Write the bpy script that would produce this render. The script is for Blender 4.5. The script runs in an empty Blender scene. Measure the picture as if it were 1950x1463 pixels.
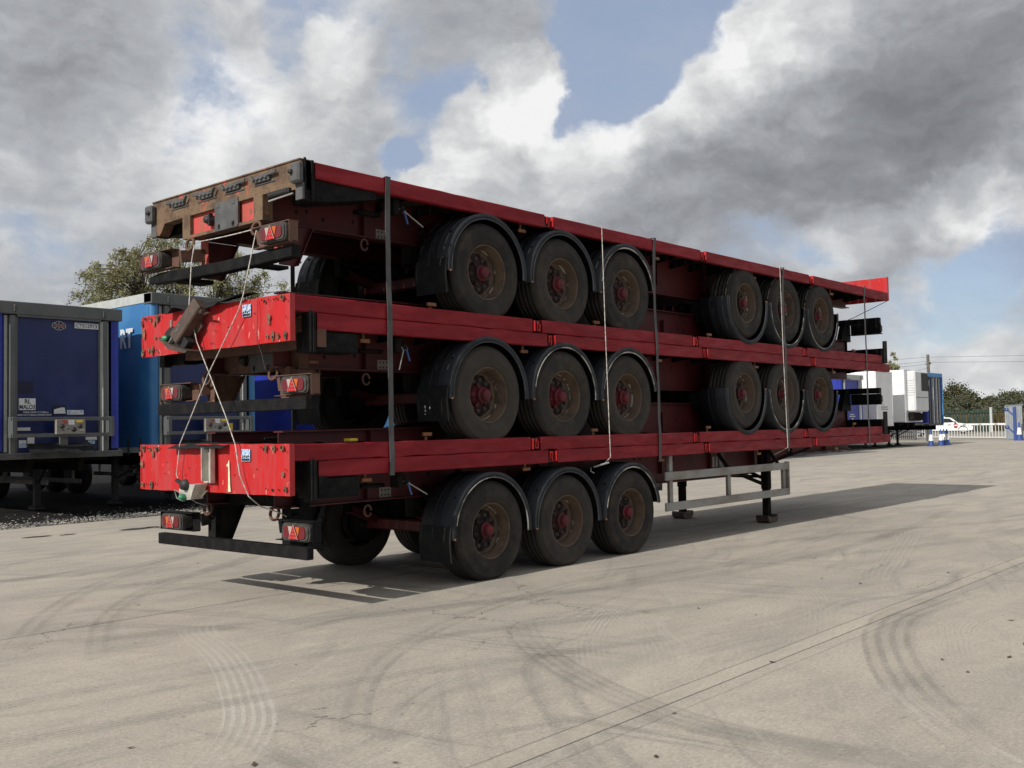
import bpy, math, random
from mathutils import Vector, Matrix, noise as mnoise
random.seed(7)
SC = bpy.context.scene
COL = SC.collection
PI = math.pi

# ------------------------------------------------------------------ camera
FW = Vector((0.75244, 0.65731, 0.04226)); RT = Vector((0.65838, -0.75245, -0.01881)); UP = Vector((-0.01944, -0.04198, 0.99893))
cam = bpy.data.cameras.new('camera'); cam_o = bpy.data.objects.new('camera', cam); COL.objects.link(cam_o)
cam.sensor_width = 36.0; cam.lens = 1940.8 / 1950 * 36.0; cam.clip_start = 0.05; cam.clip_end = 3000
cam_o.matrix_world = Matrix(((RT.x, UP.x, -FW.x, -5.6709), (RT.y, UP.y, -FW.y, -7.2421), (RT.z, UP.z, -FW.z, 1.594), (0, 0, 0, 1)))
SC.camera = cam_o

# ------------------------------------------------------------------ exposure
SC.view_settings.view_transform = 'Standard'; SC.view_settings.look = 'None'
SC.view_settings.exposure = 0.0; SC.view_settings.gamma = 1.0
SC.cycles.max_bounces = 6; SC.cycles.diffuse_bounces = 3; SC.cycles.transparent_max_bounces = 12

# ------------------------------------------------------------------ sun
SUN_TRAVEL = Vector((1.53, 0.012, -1.0)).normalized()
SUN_EL = math.asin(-SUN_TRAVEL.z)
sun = bpy.data.lights.new('sun', 'SUN'); sun.energy = 4.6; sun.angle = math.radians(0.53); sun.color = (1.0, 0.95, 0.875)
sun_o = bpy.data.objects.new('sun', sun); COL.objects.link(sun_o)
sun_o.rotation_mode = 'QUATERNION'; sun_o.rotation_quaternion = SUN_TRAVEL.to_track_quat('-Z', 'Y')

# ------------------------------------------------------------------ node helper
class NT:
    def __init__(s, tree): s.t = tree; s.n = tree.nodes; s.l = tree.links
    def node(s, kind, **kw):
        n = s.n.new(kind)
        for k, v in kw.items():
            if k.startswith('i_'): n.inputs[k[2:].replace('_', ' ')].default_value = v
            else: setattr(n, k, v)
        return n
    def link(s, a, b): s.l.new(a, b)
    def sock(s, inp, v):
        if isinstance(v, bpy.types.NodeSocket): s.l.new(v, inp)
        else: inp.default_value = v
    def math(s, op, a, b=0.0, c=None, clamp=False):
        n = s.n.new('ShaderNodeMath'); n.operation = op; n.use_clamp = clamp
        s.sock(n.inputs[0], a); s.sock(n.inputs[1], b)
        if c is not None: s.sock(n.inputs[2], c)
        return n.outputs[0]
    def vmath(s, op, a, b=(0, 0, 0), scale=None):
        n = s.n.new('ShaderNodeVectorMath'); n.operation = op
        s.sock(n.inputs[0], a)
        if op != 'SCALE' and op != 'NORMALIZE': s.sock(n.inputs[1], b)
        if scale is not None: s.sock(n.inputs['Scale'], scale)
        return n.outputs['Value'] if op in ('DOT_PRODUCT', 'DISTANCE', 'LENGTH') else n.outputs[0]
    def ramp(s, v, a, b, c=0.0, d=1.0, smooth=True):
        n = s.n.new('ShaderNodeMapRange'); n.interpolation_type = 'SMOOTHSTEP' if smooth else 'LINEAR'
        s.sock(n.inputs[0], v); s.sock(n.inputs[1], a); s.sock(n.inputs[2], b); s.sock(n.inputs[3], c); s.sock(n.inputs[4], d)
        return n.outputs[0]
    def mix(s, f, a, b):
        n = s.n.new('ShaderNodeMix'); n.data_type = 'RGBA'
        s.sock(n.inputs[0], f); s.sock(n.inputs[6], a); s.sock(n.inputs[7], b)
        return n.outputs[2]
    def noise(s, vec, scale, detail=4, rough=0.55, out='Fac', dist=0.0, ntype=None):
        n = s.n.new('ShaderNodeTexNoise'); n.inputs['Scale'].default_value = scale; n.inputs['Detail'].default_value = detail
        n.inputs['Roughness'].default_value = rough; n.inputs['Distortion'].default_value = dist
        if vec is not None: s.l.new(vec, n.inputs['Vector'])
        return n.outputs[out]
    def mapping(s, vec, scale=(1, 1, 1), loc=(0, 0, 0), rot=(0, 0, 0)):
        n = s.n.new('ShaderNodeMapping'); n.inputs['Scale'].default_value = scale; n.inputs['Location'].default_value = loc; n.inputs['Rotation'].default_value = rot
        s.l.new(vec, n.inputs['Vector']); return n.outputs[0]

def c4(c): return (c[0], c[1], c[2], 1.0)

# ------------------------------------------------------------------ sky: Nishita blue with procedural cloud layers
world = bpy.data.worlds.new('World'); SC.world = world; world.use_nodes = True
W = NT(world.node_tree); W.n.clear()
w_out = W.node('ShaderNodeOutputWorld')
sky = W.node('ShaderNodeTexSky', sky_type='NISHITA', sun_disc=False, sun_elevation=SUN_EL, sun_rotation=math.radians(270), altitude=50.0, air_density=1.0, dust_density=0.3, ozone_density=1.5)
bg_sky = W.node('ShaderNodeBackground'); bg_sky.inputs['Strength'].default_value = 0.12
W.link(sky.outputs[0], bg_sky.inputs['Color'])
tc = W.node('ShaderNodeTexCoord'); D0 = W.vmath('NORMALIZE', tc.outputs['Generated'])

def px(x, y):      # a fixed compass direction of the sky for each cloud, measured once from where the clouds stood
    return tuple((FW + RT * ((x - 975) / 1940.8) - UP * ((y - 731.5) / 1940.8)).normalized())
warp = W.vmath('SUBTRACT', W.noise(D0, 5.0, 5, 0.6, 'Color'), (0.5, 0.5, 0.5))
warp2 = W.vmath('SUBTRACT', W.noise(D0, 13.0, 8, 0.62, 'Color'), (0.5, 0.5, 0.5))
D = W.vmath('ADD', W.vmath('ADD', D0, W.vmath('SCALE', warp, scale=0.11)), W.vmath('SCALE', warp2, scale=0.055))
D = W.vmath('NORMALIZE', D)
def blobs(lst):
    acc = None
    for x, y, r, a in lst:
        ang = math.atan(r / 1940.8 * 1.0)
        dt = W.vmath('DOT_PRODUCT', D, px(x, y))
        v = W.ramp(dt, math.cos(ang), 1.0 - (1 - math.cos(ang)) * 0.04, 0.0, a)
        acc = v if acc is None else W.math('ADD', acc, v)
    return acc
gaps = blobs([(1290, 60, 240, 0.85), (1160, 160, 170, 0.75), (1430, -10, 170, 0.8), (1120, 60, 160, 0.5), (860, 130, 150, 0.25), (1180, 230, 100, 0.5), (775, 285, 60, 0.9), (860, 240, 120, 0.6), (620, 30, 140, 0.5), (730, 90, 110, 0.3), (430, 175, 110, 0.25), (330, 90, 120, 0.3),
              (1930, 420, 110, 0.7), (1900, 600, 220, 0.5), (1740, 640, 160, 0.4), (1840, 500, 90, 0.4), (1480, 450, 80, 0.4), (1570, 480, 70, 0.4), (120, 540, 190, 0.35), (1180, 40, 130, 0.5)])
fill = blobs([(1010, 200, 110, 1.5), (960, 280, 120, 0.8), (1400, 230, 210, 1.2), (1560, 90, 230, 1.3), (1700, 180, 260, 1.0), (1210, 330, 160, 1.0), (650, 110, 110, 0.5), (1850, 60, 300, 1.2), (1460, 60, 90, 0.6), (1790, 390, 110, 0.5), (1850, 740, 120, 0.5), (60, 120, 260, 0.8)])
dark = blobs([(1200, 430, 150, 0.5), (1330, 420, 200, 0.55), (1480, 390, 200, 0.42), (1620, 330, 210, 0.42), (1750, 270, 200, 0.42), (1870, 200, 180, 0.45), (1560, 270, 320, 0.35), (1900, 100, 260, 0.55), (1800, 20, 200, 0.3), (40, 120, 260, 0.4), (190, 30, 220, 0.35), (930, 60, 200, 0.45), (1060, 90, 110, 0.3),
              (740, 200, 200, 0.35), (600, 330, 200, 0.2), (230, 430, 220, 0.25), (80, 540, 200, 0.35), (1820, 450, 70, 0.5), (1690, 510, 80, 0.35), (1940, 560, 80, 0.5), (1150, 130, 90, 0.5)])
lite = blobs([(1000, 190, 110, 1.3), (930, 280, 100, 0.6), (1050, 240, 80, 0.6), (1130, 300, 110, 0.6), (1240, 260, 110, 0.7), (1350, 170, 120, 0.8), (1440, 90, 120, 0.8), (1540, 30, 120, 0.6), (480, 150, 110, 0.6), (650, 90, 90, 0.8), (300, 270, 180, 0.45),
              (1620, 460, 80, 0.7), (1850, 350, 90, 0.9), (1760, 400, 80, 0.6), (1540, 490, 80, 0.5), (430, 260, 180, 0.4), (860, 340, 100, 0.5), (1720, 590, 60, 0.3), (80, 340, 150, 0.3), (1880, 730, 90, 0.5), (620, 240, 120, 0.3)])
sep = W.node('ShaderNodeSeparateXYZ'); W.link(D0, sep.inputs[0])
elev = sep.outputs['Z']
flat = W.vmath('ADD', W.vmath('MULTIPLY', D0, (1, 1, 1.9)), W.vmath('SCALE', warp, scale=0.12))
n1 = W.noise(flat, 3.0, 9, 0.55)
n2 = W.noise(flat, 7.0, 10, 0.58)
off = W.vmath('ADD', flat, (-0.022, 0.0, 0.034))
n2b = W.noise(off, 7.0, 7, 0.52)
n3 = W.noise(W.vmath('ADD', flat, W.vmath('SCALE', warp2, scale=0.05)), 19.0, 8, 0.6)
n3b = W.noise(W.vmath('ADD', W.vmath('ADD', flat, (-0.008, 0.0, 0.013)), W.vmath('SCALE', warp2, scale=0.05)), 19.0, 8, 0.6)
dens = W.math('ADD', W.math('MULTIPLY', W.math('SUBTRACT', n1, 0.5), 1.8), W.math('MULTIPLY', W.math('SUBTRACT', n2, 0.5), 2.0))
dens = W.math('ADD', dens, W.math('MULTIPLY', W.math('SUBTRACT', n3, 0.5), 0.7))
dens = W.math('ADD', dens, W.math('SUBTRACT', fill, gaps)); dens = W.math('ADD', dens, 0.82)
mask = W.ramp(dens, -0.05, 0.68)
relief = W.math('ADD', W.math('MULTIPLY', W.math('SUBTRACT', n2, n2b), 0.70), W.math('MULTIPLY', W.math('SUBTRACT', n3, n3b), 0.42))
shade = W.math('ADD', W.math('MULTIPLY', W.math('SUBTRACT', W.math('MULTIPLY', lite, 0.34), W.math('MULTIPLY', dark, 0.30)), 1.0), 0.60)
shade = W.math('ADD', shade, relief); shade = W.math('ADD', shade, W.math('MULTIPLY', W.math('SUBTRACT', n1, 0.5), 0.5))
edge = W.ramp(dens, 0.15, 0.9, 0.14, 0.0)
shade = W.math('ADD', shade, edge)
shade = W.math('ADD', shade, W.math('MULTIPLY', W.ramp(elev, 0.05, 0.0), 0.25))
ccol = W.node('ShaderNodeValToRGB'); cr = ccol.color_ramp
cr.elements[0].position = 0.0; cr.elements[0].color = (0.20, 0.208, 0.23, 1)
cr.elements[1].position = 1.0; cr.elements[1].color = (0.90, 0.90, 0.90, 1)
e = cr.elements.new(0.25); e.color = (0.285, 0.295, 0.32, 1)
e = cr.elements.new(0.55); e.color = (0.46, 0.475, 0.50, 1)
e = cr.elements.new(0.8); e.color = (0.68, 0.69, 0.695, 1)
W.link(shade, ccol.inputs[0])
bg_cl = W.node('ShaderNodeBackground'); W.link(ccol.outputs[0], bg_cl.inputs['Color']); bg_cl.inputs['Strength'].default_value = 1.0
# thin high veil over the blue
veil = W.node('ShaderNodeBackground'); veil.inputs['Color'].default_value = (0.36, 0.425, 0.56, 1); veil.inputs['Strength'].default_value = 1.0
m0 = W.node('ShaderNodeMixShader'); W.sock(m0.inputs[0], W.math('MAXIMUM', W.ramp(W.noise(flat, 5.0, 7, 0.62), 0.34, 0.66, 0.68, 1.0), W.ramp(elev, 0.0, 0.16, 0.9, 0.3))); W.link(bg_sky.outputs[0], m0.inputs[1]); W.link(veil.outputs[0], m0.inputs[2])
m1 = W.node('ShaderNodeMixShader'); W.link(mask, m1.inputs[0]); W.link(m0.outputs[0], m1.inputs[1]); W.link(bg_cl.outputs[0], m1.inputs[2])
W.link(m1.outputs[0], w_out.inputs['Surface'])


# ------------------------------------------------------------------ materials
def mat(name, base, base2=None, scale=6.0, detail=5, rough=0.5, rough2=None, metal=0.0, lo=0.4, hi=0.65, bump=0.0, bscale=60.0, stretch=(1, 1, 1), spec=0.5,
        spots=None, spot_scale=9.0, spot_lo=0.62, spot_hi=0.68, coord='Object', spots2=None, s2_scale=25.0, s2_lo=0.66, s2_hi=0.7, s_stretch=(1, 1, 1), vary=0.0):
    m = bpy.data.materials.new(name); m.use_nodes = True; T = NT(m.node_tree)
    b = T.n['Principled BSDF']; co = T.node('ShaderNodeTexCoord').outputs[coord]
    co = T.vmath('ADD', co, (3.7, 1.3, 5.1))
    if vary:
        oi = T.node('ShaderNodeObjectInfo').outputs['Random']; cb = T.node('ShaderNodeCombineXYZ'); T.link(T.math('MULTIPLY', oi, 37.0), cb.inputs[0]); T.link(T.math('MULTIPLY', oi, 11.0), cb.inputs[2]); co = T.vmath('ADD', co, cb.outputs[0])
    v = T.mapping(co, stretch)
    col = c4(base)
    f = None
    if base2 is not None:
        f = T.ramp(T.noise(v, scale, detail, 0.6), lo, hi)
        col = T.mix(f, c4(base), c4(base2))
    if spots is not None:
        f2 = T.ramp(T.noise(T.mapping(co, s_stretch), spot_scale, 6, 0.65), spot_lo, spot_hi)
        col = T.mix(f2, col, c4(spots))
    if spots2 is not None:
        f3 = T.ramp(T.noise(T.mapping(co, s_stretch), s2_scale, 4, 0.6), s2_lo, s2_hi)
        col = T.mix(f3, col, c4(spots2))
    if vary: col = T.mix(T.math('MULTIPLY', T.math('FRACT', T.math('MULTIPLY', oi, 7.31)), vary), col, c4([q * 1.9 for q in (base2 or base)]))
    if isinstance(col, tuple): b.inputs['Base Color'].default_value = col
    else: T.link(col, b.inputs['Base Color'])
    b.inputs['Metallic'].default_value = metal
    if rough2 is not None:
        T.link(T.ramp(T.noise(v, scale * 2.3, 4, 0.6), 0.35, 0.65, rough, rough2), b.inputs['Roughness'])
    else: b.inputs['Roughness'].default_value = rough
    b.inputs['Specular IOR Level'].default_value = spec
    if bump:
        bn = T.node('ShaderNodeBump'); bn.inputs['Strength'].default_value = bump; bn.inputs['Distance'].default_value = 0.01
        T.link(T.noise(co, bscale, 5, 0.6), bn.inputs['Height']); T.link(bn.outputs[0], b.inputs['Normal'])
    return m

M = {}
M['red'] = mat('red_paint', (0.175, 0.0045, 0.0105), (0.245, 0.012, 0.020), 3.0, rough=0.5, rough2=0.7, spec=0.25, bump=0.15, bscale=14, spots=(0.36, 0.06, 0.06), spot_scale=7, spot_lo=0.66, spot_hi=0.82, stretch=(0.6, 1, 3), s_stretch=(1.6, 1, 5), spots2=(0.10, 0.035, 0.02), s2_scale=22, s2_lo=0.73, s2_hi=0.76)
M['red_board'] = mat('red_headboard_paint', (0.42, 0.011, 0.013), (0.37, 0.034, 0.036), 3.4, rough=0.55, rough2=0.7, spec=0.3, bump=0.25, bscale=9, lo=0.42, hi=0.62, stretch=(1, 2.4, 0.5),
                     spots=(0.20, 0.10, 0.05), spot_scale=4.5, spot_lo=0.665, spot_hi=0.70, s_stretch=(1, 1.9, 0.8), spots2=(0.60, 0.24, 0.21), s2_scale=10, s2_lo=0.62, s2_hi=0.74)
M['red_bright'] = mat('bright_red_catch', (0.42, 0.012, 0.014), rough=0.45)
M['red_dark'] = mat('dull_red_chassis_paint', (0.085, 0.0055, 0.008), (0.055, 0.0055, 0.007), 2.5, rough=0.6, bump=0.1, spots=(0.02, 0.010, 0.008), spot_scale=5, spot_lo=0.62, spot_hi=0.75)
M['rust'] = mat('rusty_steel_with_red_traces', (0.15, 0.096, 0.056), (0.075, 0.045, 0.028), 7, rough=0.85, bump=0.55, bscale=45, spots=(0.42, 0.075, 0.06), spot_scale=4.2, spot_lo=0.57, spot_hi=0.65, spots2=(0.035, 0.022, 0.015), s2_scale=34, s2_lo=0.62, s2_hi=0.67)
M['rust_red'] = mat('red_plate_with_rust_edges', (0.46, 0.06, 0.055), (0.26, 0.09, 0.055), 3.2, rough=0.7, bump=0.4, bscale=30, lo=0.45, hi=0.62, spots=(0.13, 0.08, 0.045), spot_scale=5, spot_lo=0.56, spot_hi=0.62, stretch=(1, 1, 0.5))
M['rust_brown'] = mat('brown_rusted_steel', (0.115, 0.058, 0.038), (0.07, 0.036, 0.026), 6, rough=0.85, bump=0.4, bscale=40, spots=(0.24, 0.11, 0.06), spot_scale=6, spot_lo=0.58, spot_hi=0.7)
M['black'] = mat('weathered_black_paint', (0.006, 0.006, 0.007), (0.012, 0.012, 0.012), 8, rough=0.6, rough2=0.8, spec=0.12, bump=0.3, bscale=60, spots=(0.15, 0.15, 0.15), spot_scale=70, spot_lo=0.75, spot_hi=0.78)
M['grime'] = mat('grimy_black_chassis', (0.008, 0.0075, 0.0075), (0.016, 0.014, 0.012), 6, rough=0.9, spec=0.08, bump=0.3, bscale=40)
M['tyre'] = mat('dusty_tyre_rubber', (0.020, 0.0192, 0.0192), (0.035, 0.031, 0.027), 4, rough=0.8, rough2=0.95, spec=0.25, bump=0.12, bscale=30, spots=(0.060, 0.050, 0.038), spot_scale=5, spot_lo=0.50, spot_hi=0.80, vary=0.5)
M['rim'] = mat('brown_dusty_wheel_rim', (0.11, 0.072, 0.045), (0.055, 0.036, 0.025), 7, rough=0.7, bump=0.2, bscale=40, spots=(0.40, 0.37, 0.33), spot_scale=14, spot_lo=0.69, spot_hi=0.75, vary=0.6)
M['rubbed'] = mat('rubbed_pale_rim_band', (0.07, 0.05, 0.035), (0.42, 0.40, 0.37), 9, rough=0.7, lo=0.5, hi=0.62, vary=0.01)
M['disc'] = mat('dirty_wheel_disc', (0.014, 0.009, 0.008), (0.022, 0.010, 0.009), 9, rough=0.8, bump=0.3, vary=0.8)
M['hub'] = mat('red_wheel_hub', (0.13, 0.010, 0.020), (0.05, 0.010, 0.013), 8, rough=0.6, bump=0.1, vary=0.5, spec=0.3)
M['iron'] = mat('cast_iron_wheel_nuts', (0.12, 0.115, 0.11), (0.05, 0.045, 0.04), 18, rough=0.6, metal=0.3)
M['guard'] = mat('dark_plastic_mudguard', (0.015, 0.018, 0.024), (0.022, 0.024, 0.028), 5, rough=0.5, rough2=0.7, spec=0.22, bump=0.08, bscale=25, spots=(0.03, 0.028, 0.026), spot_scale=9, spot_lo=0.66, spot_hi=0.8)
M['rubber'] = mat('black_rubber_sheet', (0.012, 0.013, 0.015), (0.020, 0.020, 0.020), 5, rough=0.8, spec=0.15, bump=0.3, bscale=30)
M['trim'] = mat('cream_edge_trim', (0.36, 0.34, 0.30), (0.06, 0.06, 0.06), 4, rough=0.6, lo=0.42, hi=0.58)
M['trim_dark'] = mat('worn_grey_edge_trim', (0.024, 0.027, 0.034), (0.015, 0.017, 0.021), 8, rough=0.6)
M['alu'] = mat('dull_aluminium', (0.27, 0.27, 0.26), (0.20, 0.18, 0.155), 2.2, rough=0.5, rough2=0.7, metal=0.2, bump=0.05, stretch=(1, 1, 2), spots=(0.11, 0.09, 0.075), spot_scale=12, spot_lo=0.68, spot_hi=0.74)
M['greyplate'] = mat('scuffed_grey_plastic', (0.055, 0.058, 0.062), (0.085, 0.085, 0.085), 6, rough=0.6, rough2=0.8, bump=0.2, spots=(0.02, 0.02, 0.02), spot_scale=20, spot_lo=0.7, spot_hi=0.75)
M['galv'] = mat('galvanised_light_steel', (0.50, 0.49, 0.44), (0.36, 0.34, 0.30), 9, rough=0.5, metal=0.3, bump=0.2, spots=(0.14, 0.08, 0.045), spot_scale=14, spot_lo=0.66, spot_hi=0.7)
M['brownarm'] = mat('dark_brown_steel', (0.050, 0.034, 0.027), (0.085, 0.052, 0.038), 7, rough=0.6, bump=0.2)
M['board'] = mat('brown_plywood_deck', (0.055, 0.035, 0.024), (0.030, 0.021, 0.016), 4, rough=0.85, stretch=(0.3, 3, 1), bump=0.3)
M['webbing'] = mat('dark_grey_polyester_webbing', (0.085, 0.085, 0.088), (0.055, 0.056, 0.058), 30, rough=0.8, stretch=(1, 1, 0.2))
M['rope'] = mat('off_white_lashing_cord', (0.50, 0.48, 0.44), (0.26, 0.24, 0.22), 25, rough=0.85)
M['lens_red'] = mat('red_lamp_lens', (0.42, 0.012, 0.014), (0.26, 0.008, 0.010), 60, rough=0.25)
M['lens_dark'] = mat('smoked_red_lens', (0.12, 0.010, 0.014), rough=0.25)
M['lens_amber'] = mat('amber_lamp_lens', (0.42, 0.10, 0.015), rough=0.25)
M['lens_clear'] = mat('clear_lamp_lens', (0.36, 0.30, 0.27), rough=0.2)
M['lamp_case'] = mat('dusty_black_lamp_case', (0.030, 0.029, 0.027), (0.060, 0.055, 0.048), 20, rough=0.6)
M['orange'] = mat('orange_marker_lens', (0.22, 0.075, 0.02), (0.12, 0.055, 0.02), 20, rough=0.4)
M['blue_handle'] = mat('blue_plastic_handle', (0.03, 0.10, 0.30), rough=0.45)
M['green'] = mat('green_connector', (0.03, 0.22, 0.10), (0.02, 0.12, 0.07), 30, rough=0.45)
M['cream'] = mat('cream_brushed_paint', (0.72, 0.66, 0.44), (0.6, 0.55, 0.38), 20, rough=0.6)
M['yellow'] = mat('yellow_plastic', (0.75, 0.55, 0.04), rough=0.5)
M['white'] = mat('white_sticker', (0.62, 0.64, 0.66), (0.5, 0.52, 0.55), 25, rough=0.5)
M['sticker_blue'] = mat('blue_printed_sticker', (0.10, 0.26, 0.52), (0.5, 0.58, 0.66), 55, rough=0.5, lo=0.46, hi=0.54)
M['sticker_dark'] = mat('dark_printed_marks', (0.02, 0.02, 0.02), rough=0.5)
M['hole'] = mat('dark_hole_edges', (0.012, 0.010, 0.008), rough=1.0)
# background
M['frame_grey'] = mat('grey_painted_steel_frame', (0.090, 0.096, 0.098), (0.07, 0.078, 0.08), 3, rough=0.5)
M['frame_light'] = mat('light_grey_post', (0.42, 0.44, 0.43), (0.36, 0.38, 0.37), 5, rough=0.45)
M['navy'] = mat('navy_blue_front_panel', (0.006, 0.015, 0.085), (0.009, 0.021, 0.105), 1.2, rough=0.35, rough2=0.5)
M['navy_dark'] = mat('unfaded_navy_patch', (0.004, 0.006, 0.030), rough=0.4)
M['curtain_navy'] = mat('royal_blue_curtain', (0.009, 0.022, 0.25), (0.013, 0.030, 0.32), 1.3, rough=0.45, bump=0.25, bscale=2.2)
M['curtain_sky'] = mat('faded_blue_curtain', (0.025, 0.135, 0.33), (0.04, 0.17, 0.37), 1.4, rough=0.5, bump=0.3, bscale=2.5)
M['curtain_light'] = mat('light_blue_curtain', (0.06, 0.25, 0.55), rough=0.5)
M['white_box'] = mat('white_box_panel', (0.74, 0.75, 0.76), (0.68, 0.69, 0.70), 1.5, rough=0.4)
M['white_shade'] = mat('off_white_front', (0.62, 0.64, 0.65), (0.56, 0.58, 0.6), 2, rough=0.45)
M['grille'] = mat('black_grille', (0.012, 0.012, 0.013), rough=0.6)
M['bark'] = mat('bark', (0.10, 0.085, 0.07), (0.055, 0.045, 0.035), 12, rough=0.9, bump=0.4)
M['pole'] = mat('weathered_wood_pole', (0.14, 0.12, 0.10), (0.09, 0.08, 0.07), 6, rough=0.9)
M['grey_steel'] = mat('grey_galvanised_sheet', (0.33, 0.36, 0.39), (0.27, 0.30, 0.33), 2, rough=0.5)
M['fence_green'] = mat('dark_green_paint', (0.006, 0.026, 0.020), rough=0.5)
M['fence_dark'] = mat('dark_grey_paint', (0.03, 0.033, 0.036), rough=0.6)
M['car_white'] = mat('white_car_paint', (0.78, 0.79, 0.80), rough=0.25)
M['car_grey'] = mat('grey_car_paint', (0.08, 0.085, 0.095), rough=0.3)
M['glass'] = mat('dark_car_glass', (0.015, 0.018, 0.02), rough=0.08)
M['blue_paint'] = mat('blue_painted_steel', (0.03, 0.06, 0.20), rough=0.45)
M['cone_blue'] = mat('blue_cone_plastic', (0.02, 0.06, 0.24), rough=0.5)
M['cone_white'] = mat('white_cone_sleeve', (0.75, 0.76, 0.76), rough=0.4)
M['wire'] = mat('overhead_wire', (0.03, 0.03, 0.035), rough=0.7)

def leafmat(name, c1, c2, c3):
    m = bpy.data.materials.new(name); m.use_nodes = True; T = NT(m.node_tree); b = T.n['Principled BSDF']
    co = T.node('ShaderNodeTexCoord').outputs['Object']
    oi = T.node('ShaderNodeNewGeometry').outputs['Random Per Island']
    col = T.mix(T.ramp(oi, 0.0, 1.0, 0, 1, False), c4(c1), c4(c2))
    col = T.mix(T.ramp(T.noise(co, 0.5, 3), 0.5, 0.68), col, c4(c3))
    T.link(col, b.inputs['Base Color']); b.inputs['Roughness'].default_value = 0.7; b.inputs['Specular IOR Level'].default_value = 0.25
    tr = T.node('ShaderNodeBsdfTranslucent'); T.link(col, tr.inputs['Color'])
    mx = T.node('ShaderNodeMixShader'); mx.inputs[0].default_value = 0.25
    out = T.n['Material Output']; T.link(b.outputs[0], mx.inputs[1]); T.link(tr.outputs[0], mx.inputs[2]); T.link(mx.outputs[0], out.inputs['Surface'])
    return m
M['leaf_birch'] = leafmat('birch_leaves', (0.19, 0.20, 0.085), (0.36, 0.34, 0.20), (0.21, 0.19, 0.09))
M['leaf_dark'] = leafmat('dark_oak_leaves', (0.045, 0.062, 0.026), (0.095, 0.105, 0.045), (0.13, 0.085, 0.035))
M['leaf_grey'] = leafmat('grey_green_willow_leaves', (0.075, 0.088, 0.055), (0.13, 0.135, 0.085), (0.10, 0.10, 0.055))
M['reed'] = leafmat('dry_reed_leaves', (0.11, 0.08, 0.035), (0.20, 0.15, 0.075), (0.06, 0.065, 0.03))

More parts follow.
